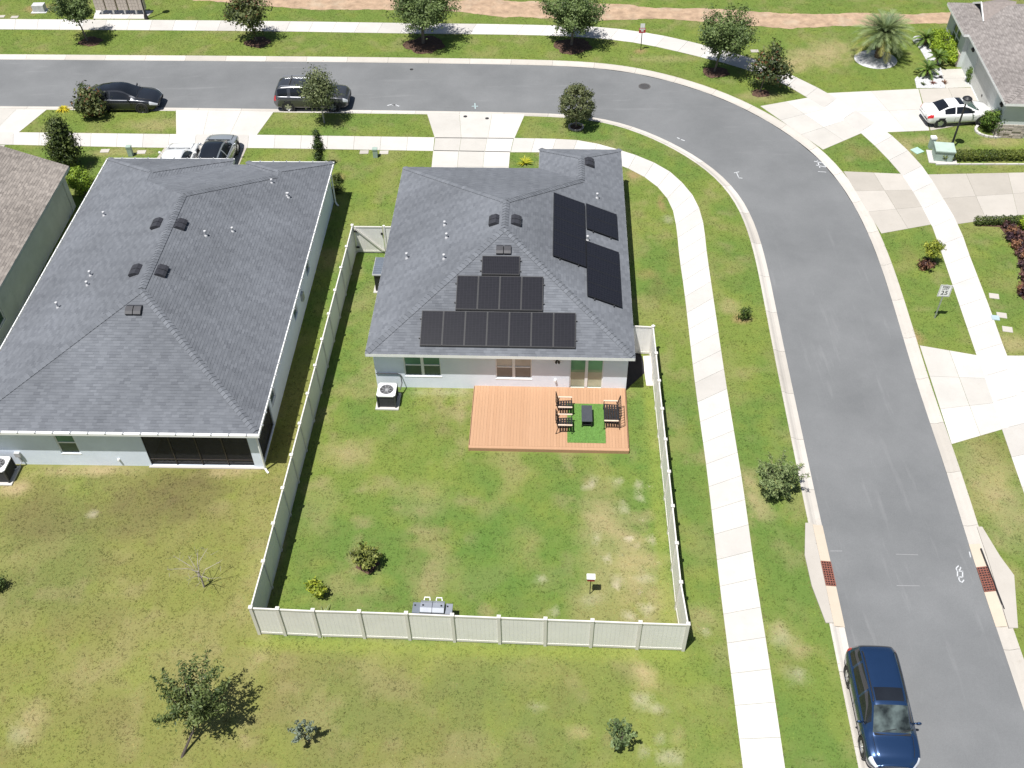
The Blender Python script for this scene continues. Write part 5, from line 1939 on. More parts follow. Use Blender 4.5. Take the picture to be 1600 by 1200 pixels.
            MB().lathe([(.001, -.03), (wz * .5, -.03), (wz * .5, .03), (.001, .03)], 18, (0, 0, 0), 'Y').build('brake_disc', M_DKGREY, wl)
    # underbody so that no light comes through
    L0, L1 = cp[0, 0], cp[-1, 0]
    MB().box(L0 + .25, -wmax * .80, zb.min() + .02, L1 - .3, wmax * .80, zb.min() + .32).build('underbody', M_BLACK, t)
    # mirrors
    mx = spec['mirror']
    ib = np.interp(mx, xs, be); hwm = np.interp(mx, xs, hw)
    for sd in (1, -1):
        m_ = MB().lathe([(.001, -.05), (.06, -.045), (.085, 0), (.06, .045), (.001, .06)], 10)
        m_.v = [(mx + x * .75 + .02, sd * (hwm + .10) + y * 1.25, ib + .05 + z * 1.1) for x, y, z in [(q[2], q[0], q[1]) for q in m_.v]]
        m_.bar((mx, sd * hwm * .93, ib), (mx, sd * (hwm + .06), ib + .04), .05, .04)
        m_.build('mirror', pm_body if spec.get('mirror_body', True) else M_BLACK, t, smooth=True)
    # door seams and handles
    for x in spec.get('seams', ()):
        for sd in (1, -1):
            h_ = np.interp(x, xs, hw); b_ = np.interp(x, xs, be); z_ = np.interp(x, xs, zb)
            MB().box(x - .006, sd * h_ - .004, z_ + .2 * (b_ - z_) + .02, x + .006, sd * h_ + .003, z_ + .70 * (b_ - z_)).build('door_seam', M_BLACK, t)
            MB().box(x + .06, sd * h_ - .01, z_ + .70 * (b_ - z_), x + .22, sd * h_ + .022, z_ + .70 * (b_ - z_) + .03).build('door_handle', pm_body, t)
    for sd in (1, -1):                                     # bonnet shut lines
        hs = [(x, sd * (np.interp(x, xs, rw) - .02), np.interp(x, xs, ro) - .004) for x in np.linspace(spec['ws'][1] + .08, spec['hl'] + .05, 6)]
        MB().tube(hs, .008, 4).build('bonnet_seam', M_BLACK, t)
    if spec.get('rails'):
        a, b2, hz = spec['rails']
        for sd in (1, -1):
            y = sd * (np.interp(0, xs, rw) - .03)
            MB().tube([(x, y, np.interp(x, xs, ro) + h) for x, h in ((a, -.02), (a + .12, hz), ((a + b2) / 2, hz), (b2 - .12, hz), (b2, -.02))], .022, 6).build('roof_rail', spec.get('rail_mat', M_BLACK), t)
    if spec.get('bars'):
        for x in spec['bars']:
            y = np.interp(0, xs, rw) - .03
            MB().bar((x, -y, np.interp(x, xs, ro) + .06), (x, y, np.interp(x, xs, ro) + .06), .06, .03).build('cross_bar', M_DKGREY, t)
    if spec.get('ribs'):
        for y in (-.42, -.21, 0, .21, .42):
            MB().bar((spec['ribs'][0], y, np.interp(spec['ribs'][0], xs, ro) + .012), (spec['ribs'][1], y, np.interp(spec['ribs'][1], xs, ro) + .014), .03, .012).build('roof_rib', pm_body, t)
    # wipers and plate
    for y in (-.35, .25):
        MB().bar((spec['ws'][1] - .02, y, np.interp(spec['ws'][1], xs, ro) + .02), (spec['ws'][1] - .10, y + .5, np.interp(spec['ws'][1] - .10, xs, ro) + .04), .02, .015).build('wiper', M_BLACK, t)
    MB().box(spec['ws'][1] - .02, -np.interp(spec['ws'][1], xs, rw) * .9, np.interp(spec['ws'][1], xs, ro) - .03, spec['ws'][1] + .09, np.interp(spec['ws'][1], xs, rw) * .9, np.interp(spec['ws'][1] + .05, xs, ro) + .006).build('cowl', M_BLACK, t)
    MB().box(L0 - .012, -.26, .55, L0 + .02, .26, .68).build('number_plate', M_WHITE, t)
    t.scale = spec.get('scale', (1, 1, 1))
    return t


SUV = dict(prof=[(-2.42, .48, .62, .72, .76, .50), (-2.36, .36, .80, .90, .98, .60), (-2.26, .30, .90, 1.02, 1.20, .66), (-2.05, .28, .945, 1.06, 1.56, .62), (-1.80, .27, .955, 1.07, 1.66, .62), (-1.2, .26, .96, 1.06, 1.70, .63), (-.2, .25, .96, 1.03, 1.71, .63), (.35, .25, .96, 1.01, 1.655, .62), (.80, .25, .955, .99, 1.36, .66),
               (1.22, .25, .95, .975, 1.09, .72), (1.66, .26, .94, .94, 1.05, .70), (1.96, .27, .90, .88, .99, .66), (2.14, .32, .80, .76, .86, .58), (2.22, .42, .62, .62, .68, .45)],
           side=[(-1.98, -1.42), (-1.32, -.30), (-.20, .82)], ws=(.36, 1.16), rw=(-2.28, -1.98), sun=(-.28, .22), axles=(-1.42, 1.36), wr=.37, hl=1.92, tl=-2.24, mirror=.72, seams=(-1.30, -.25, .85), rails=(-1.75, .25, .05))
bl = G(1325, 1075); bf = G(1347.5, 1181)
# the car stands parallel to the kerb beside it
k0 = min(int(np.argmin(abs(E_INN[:, 1] - 17.0))), len(E_INN) - 4); dr = E_INN[k0 + 3] - E_INN[k0 - 3]
ang = math.atan2(dr[1], dr[0])
side = Vector((-math.sin(ang), math.cos(ang), 0)); fwd = Vector((math.cos(ang), math.sin(ang), 0))
rear_top = G(1361, 1007, 1.2)
cb = Vector((12.46 + .0, 18.49, 0)) + fwd * 1.08 + side * .90
blue = car('parked_car', 'shiny blue SUV with a sunroof, parked at the bottom right', (cb.x, cb.y, ROAD_Z + .002), ang, SUV, paint('blue_car_paint', (.018, .047, .118), .55, .25))

EXP = dict(prof=[(-2.52, .50, .66, .74, .78, .55), (-2.47, .38, .84, .96, 1.05, .66), (-2.38, .32, .94, 1.10, 1.32, .72), (-2.22, .30, .985, 1.14, 1.64, .70), (-1.95, .28, 1.0, 1.15, 1.73, .70), (-1.2, .27, 1.0, 1.13, 1.77, .70), (-.1, .26, 1.0, 1.11, 1.77, .70), (.45, .26, 1.0, 1.09, 1.71, .69), (.88, .26, 1.0, 1.07, 1.42, .72),
               (1.30, .26, .99, 1.06, 1.17, .78), (1.85, .27, .98, 1.03, 1.13, .76), (2.25, .28, .95, .98, 1.07, .72), (2.45, .33, .86, .84, .93, .64), (2.53, .42, .70, .68, .72, .50)],
           side=[(-2.16, -1.50), (-1.28, -.28), (-.18, .90)], ws=(.46, 1.22), rw=(-2.40, -2.16), axles=(-1.55, 1.48), wr=.385, hl=2.20, tl=-2.36, mirror=.80, seams=(-1.35, -.23, .90), rails=(-2.0, .30, .06), rail_mat=M_ALLOY, bars=(-1.35, -.1), ribs=(-2.0, .30))
car('parked_car', 'dark grey SUV with roof bars parked on the street behind a small tree', (-13.18, 62.40, ROAD_Z + .002), R_(-2.1), EXP, paint('graphite_car_paint', (.085, .088, .096), .6, .28))

SED = dict(prof=[(-2.48, .45, .62, .66, .72, .50), (-2.43, .34, .80, .84, .93, .62), (-2.30, .26, .90, .95, 1.05, .66), (-1.95, .24, .95, .97, 1.14, .58), (-1.30, .23, .96, .96, 1.34, .56), (-.60, .22, .965, .94, 1.43, .58), (.0, .22, .965, .93, 1.44, .59), (.40, .22, .96, .92, 1.37, .60), (.85, .22, .955, .915, 1.14, .66),
               (1.22, .22, .95, .90, .98, .73), (1.75, .23, .945, .85, .91, .72), (2.15, .25, .90, .76, .82, .66), (2.38, .30, .78, .62, .69, .55), (2.48, .38, .62, .52, .56, .45)],
           side=[(-1.55, -.56), (-.46, .86)], ws=(.30, 1.16), rw=(-1.95, -.95), axles=(-1.46, 1.46), wr=.345, hl=2.05, tl=-2.30, mirror=.72, seams=(-1.45, -.50, .75), scale=(1.03, 1.05, 1.12))
car('parked_car', 'dark charcoal sedan with glass roof parked behind the reddish magnolia', (-26.15, 62.62, ROAD_Z + .002), R_(-2.1), SED, paint('charcoal_car_paint', (.030, .033, .040), .5, .3), M_DALLOY, M_CARGLASS, ws_mat=M_CARGLASS)
COU = dict(prof=[(-2.24, .45, .60, .62, .68, .48), (-2.20, .34, .76, .82, .92, .62), (-2.08, .28, .85, .92, 1.01, .68), (-1.55, .25, .88, .92, 1.05, .62), (-1.05, .24, .885, .91, 1.30, .55), (-.60, .23, .885, .90, 1.38, .55), (.0, .23, .885, .89, 1.385, .56), (.35, .23, .88, .88, 1.31, .57), (.78, .23, .875, .87, 1.08, .62),
               (1.10, .23, .87, .86, .95, .67), (1.65, .24, .86, .82, .89, .66), (2.02, .25, .82, .74, .80, .60), (2.18, .30, .72, .62, .68, .52), (2.24, .38, .60, .52, .56, .45)],
           side=[(-1.20, -.52), (-.44, .80)], ws=(.28, 1.04), rw=(-1.56, -.95), sun=(-.25, .12), axles=(-1.36, 1.37), wr=.32, hl=1.90, tl=-2.06, mirror=.62, seams=(-.48, .70))
M_WHITECAR = paint('white_car_paint', (.74, .74, .73), .0, .3)
car('parked_car', 'white coupe with a dark sunroof on the driveway across the street', (29.45, 58.72, .022), R_(4.3), COU, M_WHITECAR, ws_mat=M_PANE_DARK)
car('parked_car', 'white sedan half hidden by the neighbour roof, on the left', (-20.6, 54.0, .022), R_(88), SED, M_WHITECAR, ws_mat=M_HEAD)
car('parked_car', 'silver sedan with dark glass roof half hidden by the neighbour roof', (-18.3, 54.9, .022), R_(87), SED, paint('silver_car_paint', (.42, .44, .46), .5, .28), M_ALLOY, M_CARGLASS, ws_mat=M_CARGLASS)

# ------------------------------------------------------------------ plants
def leaf_mesh(name, C, size, col, rs, par, aspect=.55, up=.35, droop=0.0, N=None):
    """C (n,3) leaf positions, one folded diamond each"""
    n = len(C)
    if N is None:
        N = rs.normal(0, 1, (n, 3)); N[:, 2] = abs(N[:, 2]) + up
    N = N / np.linalg.norm(N, axis=1)[:, None]
    A = rs.normal(0, 1, (n, 3)); A[:, 2] -= droop
    A -= (A * N).sum(1)[:, None] * N
    A /= np.linalg.norm(A, axis=1)[:, None] + 1e-9
    B = np.cross(N, A)
    L = (size * rs.uniform(.65, 1.35, n))[:, None]
    Wd = L * aspect
    V = np.stack([C - A * L * .5, C + B * Wd * .5 + N * L * .08, C + A * L * .5, C - B * Wd * .5 + N * L * .08], 1).reshape(-1, 3)
    F = np.arange(n * 4).reshape(-1, 4)
    # two triangles folded along the midrib
    F3 = np.concatenate([F[:, [0, 1, 2]], F[:, [0, 2, 3]]])
    return np_mesh(name, V, F3, M_LEAF, np.repeat(col, 4, 0), par)


def tone(rs, n, clump, a, b, extra=None, pe=.0):
    """leaf colours: each clump has its own tone, each leaf a little of its own"""
    k = np.clip(clump + rs.normal(0, .22, n), 0, 1)[:, None]
    c = np.array(a) * (1 - k) + np.array(b) * k
    if extra is not None:
        m = rs.random(n) < pe
        c[m] = np.array(extra) * rs.uniform(.7, 1.3, m.sum())[:, None]
    return c * rs.uniform(.8, 1.2, n)[:, None]


def sprays(rs, cx, rad, origin, nb, nleaf, tip=.05, root=.22, up=.25, start=.25):
    """leaf positions along branches that radiate from a point, thinning to spiky ends"""
    d = rs.normal(0, 1, (nb, 3)); d /= np.linalg.norm(d, axis=1)[:, None]
    d[:, 2] = d[:, 2] * .8 + up
    ends = cx + d * rad * rs.uniform(.62, 1.12, nb)[:, None]
    idx = rs.integers(0, nb, nleaf)
    q = start + (1 - start) * rs.random(nleaf) ** .75
    base = origin + (cx - origin) * .35
    P = base + (ends[idx] - base) * q[:, None]
    P[:, 2] += np.sin(q * math.pi) * .10 * rad[2]
    sg = (root + (tip - root) * q)[:, None] * rad.mean()
    P = P + rs.normal(0, 1, P.shape) * sg
    P[:, 2] = np.maximum(P[:, 2], .05)
    return P, idx, ends, base


def spray_tree(name, label, cat, base, h0, rad, trunk_r, nb, nleaf, size, cols, seed, group=None, lean=(0, 0), extra=None, pe=0.0, bark=None, trunk_pts=None, tip=.06, root=.24, up=.2, aspect=.5, start=.25):
    rs = np.random.default_rng(seed)
    t = thing(name, label, cat, (base[0], base[1], 0), 0, group)
    rad = np.array(rad, float); cx = np.array((lean[0], lean[1], h0))
    pts = trunk_pts or [(0, 0, -.05), (lean[0] * .4, lean[1] * .4, h0 * .4), (lean[0] * .8, lean[1] * .8, h0 * .8), (lean[0], lean[1], h0 + rad[2] * .3)]
    origin = np.array(pts[1])
    C, idx, ends, b0 = sprays(rs, cx, rad, origin, nb, nleaf, tip, root, up, start)
    ct = rs.random(nb)
    col = tone(rs, nleaf, ct[idx], cols[0], cols[1], extra, pe)
    N = (C - cx) / rad * .8 + rs.normal(0, .7, C.shape) + np.array((0, 0, .6))
    leaf_mesh('crown', C, size, col, rs, t, N=N, aspect=aspect)
    mb = MB().tube(pts, list(np.linspace(trunk_r, trunk_r * .3, len(pts))), 7)
    for k in range(0, nb, 2):
        m_ = (b0 + ends[k]) / 2 + np.array((0, 0, .1 * rad[2]))
        mb.tube([b0, m_, ends[k]], [trunk_r * .4, trunk_r * .22, .006], 5)
    mb.build('trunk', bark or M_BARK, t)
    return t


def tree(name, label, cat, base, h0, rad, trunk_r, nclump, nleaf, size, cols, seed, group=None, lean=(0, 0), spread=.30, shell=.45, limbs=8, extra=None, pe=0.0, rough=.3, bark=None, trunk_pts=None, part='crown', cone=False):
    """base ground point; h0 height of the crown centre; rad crown radii"""
    rs = np.random.default_rng(seed)
    t = thing(name, label, cat, (base[0], base[1], 0), 0, group)
    cx = np.array((lean[0], lean[1], h0))
    rad = np.array(rad, float)
    d = rs.normal(0, 1, (nclump, 3)); d /= np.linalg.norm(d, axis=1)[:, None]
    r = rs.random(nclump) ** shell
    wob = 1 + rough * (rs.random(nclump) - .6)
    K = d * (r * wob)[:, None] * rad
    if cone:
        zz = (K[:, 2] / rad[2] + 1) / 2
        K[:, :2] *= (1.25 * (1 - zz) + .12)[:, None]
    K += cx
    K[:, 2] = np.maximum(K[:, 2], .12)
    ct = rs.random(nclump)
    per = max(1, nleaf // nclump)
    idx = np.repeat(np.arange(nclump), per)
    sg = spread * rad.min()
    C = K[idx] + rs.normal(0, 1, (len(idx), 3)) * np.array((sg, sg, sg * .8))
    C[:, 2] = np.maximum(C[:, 2], .05)
    col = tone(rs, len(idx), ct[idx], cols[0], cols[1], extra, pe)
    # leaves look outward from their clump
    N = (C - K[idx]) / (sg + 1e-6) + (C - cx) / rad * .6 + rs.normal(0, .6, C.shape) + np.array((0, 0, .5))
    leaf_mesh(part, C, size, col, rs, t, N=N)
    mb = MB()
    top = cx + np.array((0, 0, rad[2] * .35))
    pts = trunk_pts or [(0, 0, -.05), (lean[0] * .35 + rs.normal(0, .03), lean[1] * .35, h0 * .4), (lean[0] * .8, lean[1] * .8, h0 * .8), tuple(top)]
    mb.tube(pts, list(np.linspace(trunk_r, trunk_r * .25, len(pts))), 7)
    for k in rs.choice(nclump, min(limbs, nclump), replace=False):
        s = rs.uniform(.35, .8)
        a = np.array(pts[1]) * (1 - s) + np.array(pts[-1]) * s
        b = K[k]
        m_ = (a + b) / 2 + np.array((0, 0, .08 * rad[2]))
        mb.tube([a, m_, b], [trunk_r * .4, trunk_r * .25, trunk_r * .1], 5)
    mb.build('trunk', bark or M_BARK, t)
    return t


OAK = ((.060, .098, .028), (.175, .235, .075)); MAG = ((.038, .060, .018), (.130, .150, .048)); LUSH = ((.060, .11, .022), (.18, .27, .05)); DKG = ((.030, .050, .012), (.105, .135, .030))
LIME = ((.14, .23, .015), (.38, .50, .04)); SILV = ((.09, .12, .085), (.20, .24, .18)); YELG = ((.13, .17, .015), (.36, .36, .03))
ST = 'street trees along the far verge'


def mulch(p, r, seed, mat=None, label=None):
    rs = np.random.default_rng(seed)
    mb = MB()
    n = 26
    k = 1 + .18 * (rs.random(n) - .5) + .12 * np.sin(np.arange(n) * .9 + seed)
    ring = [(r * k[j] * math.cos(2 * math.pi * j / n), r * .9 * k[j] * math.sin(2 * math.pi * j / n), .012) for j in range(n)]
    for j in range(n):
        mb.poly([ring[j], ring[(j + 1) % n], (0, 0, .05)])
    o = mb.build('mulch_bed', mat or M_MULCH, loc=(p.x, p.y, 0))
    PAVED.append([(p.x + q[0] * .85, p.y + q[1] * .85) for q in ring])
    # loose bark chips
    m = int(90 * r * r)
    a, d = rs.uniform(0, 6.28, m), np.sqrt(rs.random(m)) * r * 1.05
    V = np.zeros((m, 3, 3))
    for c in range(3):
        V[:, c, 0] = d * np.cos(a) + rs.normal(0, .04, m); V[:, c, 1] = d * np.sin(a) * .9 + rs.normal(0, .04, m); V[:, c, 2] = .03 + .03 * rs.random(m)
    ch = np_mesh('bark_chip', V.reshape(-1, 3), np.arange(m * 3).reshape(-1, 3), mat or M_MULCH, None, o)
    ch['kind'] = 'stuff'
    return struct(o)


for q, r, s in (((141, 65), .85, 1), ((403, 66), .95, 2), ((664, 70), 1.5, 3), ((895, 72), 1.35, 4), ((1118, 113), .9, 5), ((1188, 146), .6, 6), ((900, 200), .42, 7), ((575, 883), .45, 8)):
    mulch(G(*q), r, s)
spray_tree('oak_tree', 'street tree beside the mailboxes, leftmost on the far verge', 'tree', G(137, 64), 2.75, (1.75, 1.7, 1.6), .07, 46, 6500, .17, OAK, 11, ST, (-.35, 0))
tree('magnolia_tree', 'small dark reddish street tree, second from left on the far verge', 'tree', G(401, 64), 2.45, (1.6, 1.55, 1.6), .07, 44, 3900, .22, MAG, 12, ST, (-.35, 0), .19, .5, 8, (.15, .075, .03), .06)
spray_tree('oak_tree', 'large oak with a wide shadow, third street tree on the far verge', 'tree', G(661.5, 68), 2.75, (2.6, 2.5, 2.0), .13, 80, 13500, .17, OAK, 13, ST, (.05, 0))
spray_tree('oak_tree', 'broad oak left of the red sign on the far verge', 'tree', G(893, 71), 2.6, (2.45, 2.35, 1.85), .11, 74, 12000, .17, OAK, 14, ST, (.1, 0))
spray_tree('oak_tree', 'oak on the outside of the bend, shading the far sidewalk', 'tree', G(1116, 112), 2.8, (2.15, 2.1, 1.95), .08, 70, 10500, .17, OAK, 15, ST, (.45, 0))
tree('magnolia_tree', 'small bronze leaved magnolia beside the driveway across the street', 'tree', G(1187, 144), 1.8, (1.25, 1.2, 1.3), .05, 36, 2900, .21, MAG, 16, ST, (.45, .15), .20, .5, 8, (.15, .07, .03), .08)
tree('magnolia_tree', 'small reddish magnolia in front of the charcoal sedan', 'tree', G(150, 181), 1.15, (1.2, 1.1, 1.0), .05, 32, 2300, .21, MAG, 17, 'verge trees before the houses', (-.15, 0), .20, .5, 8, (.17, .08, .035), .10)
tree('young_tree', 'slender young tree with pale trunk in front of the dark grey SUV', 'tree', G(507, 192), 2.45, (1.05, 1.05, 1.3), .055, 70, 5400, .14, ((.075, .10, .04), (.19, .215, .09)), 18, 'verge trees before the houses', (.03, 0), .22, .42, 8, bark=pm('pale_bark', (.36, .34, .31), .9, .2, 9))
tree('round_clipped_tree', 'ball shaped clipped tree in a ring of edging by the bend', 'tree', G(900, 199), 1.78, (1.12, 1.12, 1.12), .06, 170, 7600, .13, ((.065, .085, .032), (.165, .18, .075)), 19, 'verge trees before the houses', (.05, 0), .10, .18, 10, rough=.06)
# edging ring of stones round the clipped tree
g = G(900, 199)
rgn = thing('edging_ring', 'ring of grey edging stones round the ball shaped tree', 'edging', (g.x, g.y, 0))
for k in range(18):
    a = k * 2 * math.pi / 18
    T = Matrix.Translation((.46 * math.cos(a), .46 * math.sin(a), 0)) @ Matrix.Rotation(a, 4, 'Z')
    MB().box(-.05, -.075, -.02, .05, .075, .09, 0, T).build('stone', M_STONE, rgn)
tree('conifer', 'dark conical conifer between the tan roof and the neighbour roof', 'tree', G(112, 264), 1.9, (1.05, 1.05, 1.95), .09, 120, 9000, .15, DKG, 20, None, (0, 0), .22, .4, 6, cone=True)
tree('round_shrub', 'bright green rounded shrub below the dark conifer', 'shrub', G(133, 303), 1.0, (.80, .75, .8), .04, 90, 4600, .11, ((.10, .18, .02), (.28, .38, .04)), 21, None, (0, 0), .16, .3, 6)
tree('narrow_conifer', 'narrow dark spire conifer behind the right corner of the neighbour roof', 'tree', G(503, 262), 1.35, (.48, .48, 1.45), .06, 60, 3200, .10, ((.022, .045, .010), (.075, .11, .025)), 22, None, (0, 0), .22, .4, 4, cone=True)
for q, lab, s, r in (((525, 300), 'dark shrub beside the neighbour downspout', 23, .42), ((528, 284), 'small dark shrub under the neighbour front corner', 24, .32)):
    tree('dark_shrub', lab, 'shrub', G(*q), .35, (r, r, .4), .03, 30, 900, .09, DKG, s, None, (0, 0), .22, .4, 4)
spray_tree('bushy_tree', 'feathery green young tree beside the kerb on the right', 'tree', G(1211, 770), .75, (1.15, 1.05, 1.2), .045, 64, 5200, .15, ((.10, .145, .05), (.28, .34, .14)), 25, None, (.0, .05), (.30, .31, .10), .05, None, None, .035, .17, .35, .28, .12)
tree('small_shrub', 'small dark shrub in a dirt patch between side walk and road', 'shrub', G(1162, 499), .42, (.33, .33, .42), .03, 22, 620, .10, ((.030, .055, .012), (.11, .16, .03)), 26, None, (0, 0), .28, .5, 5)
spray_tree('yard_bush', 'olive green bush with a mulch patch in the back yard', 'bush', G(575, 884), .60, (.66, .60, .66), .035, 40, 2300, .12, ((.085, .11, .022), (.26, .28, .065)), 27, None, (0, 0), None, 0, None, None, .07, .22, .35, .5, .15)
spray_tree('yellow_bush', 'small bright yellow green bush near the back left fence corner', 'bush', G(497, 929), .36, (.50, .45, .42), .03, 26, 900, .13, ((.11, .16, .015), (.36, .40, .04)), 28, None, (0, 0), None, 0, None, None, .08, .22, .35, .5, .15)
# leaning tree on the open ground in front
spray_tree('leaning_tree', 'dark leafy tree leaning over the open grass at the lower left', 'tree', G(283, 1184), 2.35, (1.6, 1.5, 1.1), .055, 46, 3600, .15, ((.050, .080, .022), (.155, .195, .062)), 29, None, (.62, 1.35), None, 0, pm('dark_bark', (.075, .06, .05), .95, .25, 9, .5), [(0, 0, -.05), (.40, .72, .55), (.60, 1.15, 1.5), (.62, 1.35, 2.7)], .04, .20, .1, .42)
spray_tree('sapling', 'thin grey leaved sapling on the grass below the fence', 'sapling', G(483, 1160), .85, (.58, .5, .62), .022, 14, 360, .13, SILV, 30, None, (-.08, 0), None, 0, None, None, .06, .12, .3, .5, .35)
spray_tree('sapling', 'thin green sapling on the grass at the bottom centre', 'sapling', G(970, 1165), .85, (.62, .55, .70), .022, 18, 520, .14, ((.06, .10, .035), (.19, .25, .10)), 31, None, (0, 0), None, 0, None, None, .06, .13, .3, .55, .3)
tree('edge_bush', 'dark bush cut off by the left edge of the picture', 'bush', G(-8, 922), .5, (.5, .45, .45), .03, 30, 1300, .10, OAK, 32, None, (0, 0), .24, .45, 5)
# bare sapling
rs = np.random.default_rng(41)
g = G(319, 917)
t = thing('bare_sapling', 'leafless grey sapling with a forked crown on the grass', 'sapling', g)
t.scale = (1.5, 1.5, 1.45)
mb = MB(); tw = MB()
mb.tube([(0, 0, -.05), (.02, 0, .4), (0, .02, .75)], [.03, .025, .018], 6)
for k in range(9):
    a = k * .7 + rs.uniform(-.2, .2); s = rs.uniform(.4, .75); z0 = rs.uniform(.35, .75)
    e = np.array((math.cos(a) * s, math.sin(a) * s * .8, z0 + rs.uniform(.35, .75)))
    mb.tube([(0, 0, z0), e * np.array((.5, .5, 1)) * .6 + np.array((0, 0, z0 * .4)), e], [.012, .008, .004], 5)
    for m_ in range(4):
        f = e * rs.uniform(.6, 1); f[2] = z0 + (e[2] - z0) * rs.uniform(.5, 1)
        tw.tube([f, f + rs.normal(0, .12, 3) + np.array((0, 0, .12))], [.004, .002], 4)
mb.build('trunk', pm('dead_wood', (.36, .32, .29), .95, .2, 8), t); tw.build('twigs', MATS['dead_wood'], t)['kind'] = 'stuff'


def blades(name, label, cat, base, n, L, w, cols, seed, arch=.5, group=None):
    """fountain of strap leaves"""
    rs = np.random.default_rng(seed)
    t = thing(name, label, cat, base, 0, group)
    V, F, C = [], [], []
    for k in range(n):
        a = rs.uniform(0, 6.28); e = rs.uniform(.35, 1.25); l = L * rs.uniform(.6, 1.1)
        col = np.array(cols[0]) + (np.array(cols[1]) - np.array(cols[0])) * rs.random()
        d = np.array((math.cos(a), math.sin(a), 0)); s_ = np.array((-d[1], d[0], 0))
        b = len(V)
        for i in range(5):
            q = i / 4
            p = d * (l * math.cos(e) * q) + np.array((0, 0, l * math.sin(e) * q - arch * l * q * q * .8 + .03))
            ww = w * (1 - q) ** .6 * (.5 + min(q * 3, .5)) + .002
            V += [p - s_ * ww, p + s_ * ww]; C += [col, col]
        for i in range(4):
            F.append((b + 2 * i, b + 2 * i + 1, b + 2 * i + 3, b + 2 * i + 2))
    np_mesh('leaves', np.array(V), np.array(F), M_LEAF, np.array(C), t)
    return t


blades('grass_clump', 'pale striped ornamental grass clump behind the back fence', 'ornamental grass', FH.W(-.15, -12.85), 90, 1.0, .022, ((.16, .22, .09), (.40, .46, .26)), 51, .75)
blades('bromeliad', 'small yellow leaved plant beside the front of the house roof', 'plant', G(820, 256), 34, .75, .05, ((.20, .26, .02), (.55, .50, .04)), 52, .5)
blades('crown_plant', 'yellow flowering weed clump on the verge beside the reddish magnolia', 'plant', G(100, 172), 60, .8, .04, ((.40, .36, .02), (.65, .52, .02)), 53, .9)


# ------------------------------------------------------------------ palms
def palm(label, base, h, nf, L, seed, tr=.17, cols=((.05, .085, .04), (.15, .19, .085)), low=(.30, .27, .05), group=None, name='palm_tree', trunkmat=None):
    rs = np.random.default_rng(seed)
    t = thing(name, label, 'palm', base, 0, group)
    mb = MB().tube([(0, 0, -.05), (0, 0, h * .4), (0, 0, h * .8), (0, 0, h)], [tr * 1.25, tr * 1.1, tr * 1.2, tr * .7], 10)
    for k in range(int(30 * tr / .17)):                   # cut frond stubs
        a = k * 2.4; z = h * (.12 + .85 * (k % 15) / 15)
        mb.bar((tr * math.cos(a), tr * math.sin(a), z), (1.45 * tr * math.cos(a), 1.45 * tr * math.sin(a), z + .12), .06, .04)
    mb.build('trunk', trunkmat or pm('palm_trunk', (.16, .11, .075), .95, .35, 12, .5), t)
    V, F, C = [], [], []
    for k in range(nf):
        q0 = k / nf
        a = k * 2.39996; e = 1.45 - 1.75 * q0 ** 1.15 + rs.normal(0, .06)
        l = L * rs.uniform(.85, 1.1) * (.8 + .2 * q0)
        col0 = np.array(cols[0]) + (np.array(cols[1]) - np.array(cols[0])) * rs.random()
        if q0 > .82 and rs.random() < .6:
            col0 = col0 * .4 + np.array(low) * .6
        d = np.array((math.cos(a), math.sin(a), 0)); s_ = np.array((-d[1], d[0], 0))
        ns = 22
        for i in range(ns):
            q = (i + .6) / ns
            p = d * (l * q * math.cos(e - .5 * q)) + np.array((0, 0, h + l * q * math.sin(e) - .42 * l * q * q))
            tg = d * math.cos(e - 1.0 * q) + np.array((0, 0, math.sin(e - 1.0 * q)))
            ll = l * .30 * math.sin(math.pi * min(1, .12 + q * .9)) ** .7 + .04
            for sd in (-1, 1):
                dr_ = s_ * sd * .55 + tg * .95 + np.array((0, 0, .12)) + rs.normal(0, .05, 3)
                dr_ /= np.linalg.norm(dr_)
                b = len(V)
                wv = tg * .036
                V += [p - wv, p + wv, p + dr_ * ll]; C += [col0 * rs.uniform(.8, 1.2)] * 3
                F.append((b, b + 1, b + 2))
    np_mesh('fronds', np.array(V), np.array(F), M_LEAF, np.array(C), t)
    return t


palm('large silvery date palm in a round white gravel bed', G(1371, 92), 1.95, 96, 2.35, 61, .21, ((.10, .15, .065), (.30, .36, .16)), (.48, .42, .08))
palm('small fan of palm beside the bay window across the street', G(1444, 70), .5, 26, 1.05, 62, .07, LUSH, (.12, .17, .03))
palm('small palm in white pebbles in front of the entry across the street', G(1447, 118), .45, 26, 1.0, 63, .07, LUSH, (.14, .18, .03))
palm('small palm nearest the entry path across the street', G(1461, 104), .7, 22, .9, 64, .06, LUSH, (.14, .18, .03))
# gravel beds
g = G(1368, 93)
n = 40
rsb = np.random.default_rng(6)
mb = MB()
ring = [(1.5 * math.cos(2 * math.pi * j / n), 1.4 * math.sin(2 * math.pi * j / n), .012) for j in range(n)]
for j in range(n):
    mb.poly([ring[j], ring[(j + 1) % n], (0, 0, .16)])
o = struct(mb.build('gravel_bed', M_MARBLE, loc=g)); PAVED.append([(g.x + q[0], g.y + q[1]) for q in ring])
for nm, px in (('gravel_bed', [(1428, 66), (1440, 62), (1452, 72), (1458, 88), (1470, 100), (1455, 104), (1446, 92), (1438, 78)]), ('gravel_bed', [(1429, 124), (1440, 112), (1470, 106), (1477, 138), (1432, 138)]), ('gravel_bed', [(1507, 112), (1516, 107), (1521, 116), (1526, 135), (1508, 131)])):
    P = wpts(px)
    struct(MB().prism(P, -.03, .03).build(nm, M_MARBLE)); PAVED.append(P)
tree('limestone_boulder', 'x', 'x', G(0, 0), 1, (1, 1, 1), .01, 1, 1, .1, OAK, 1) if False else None
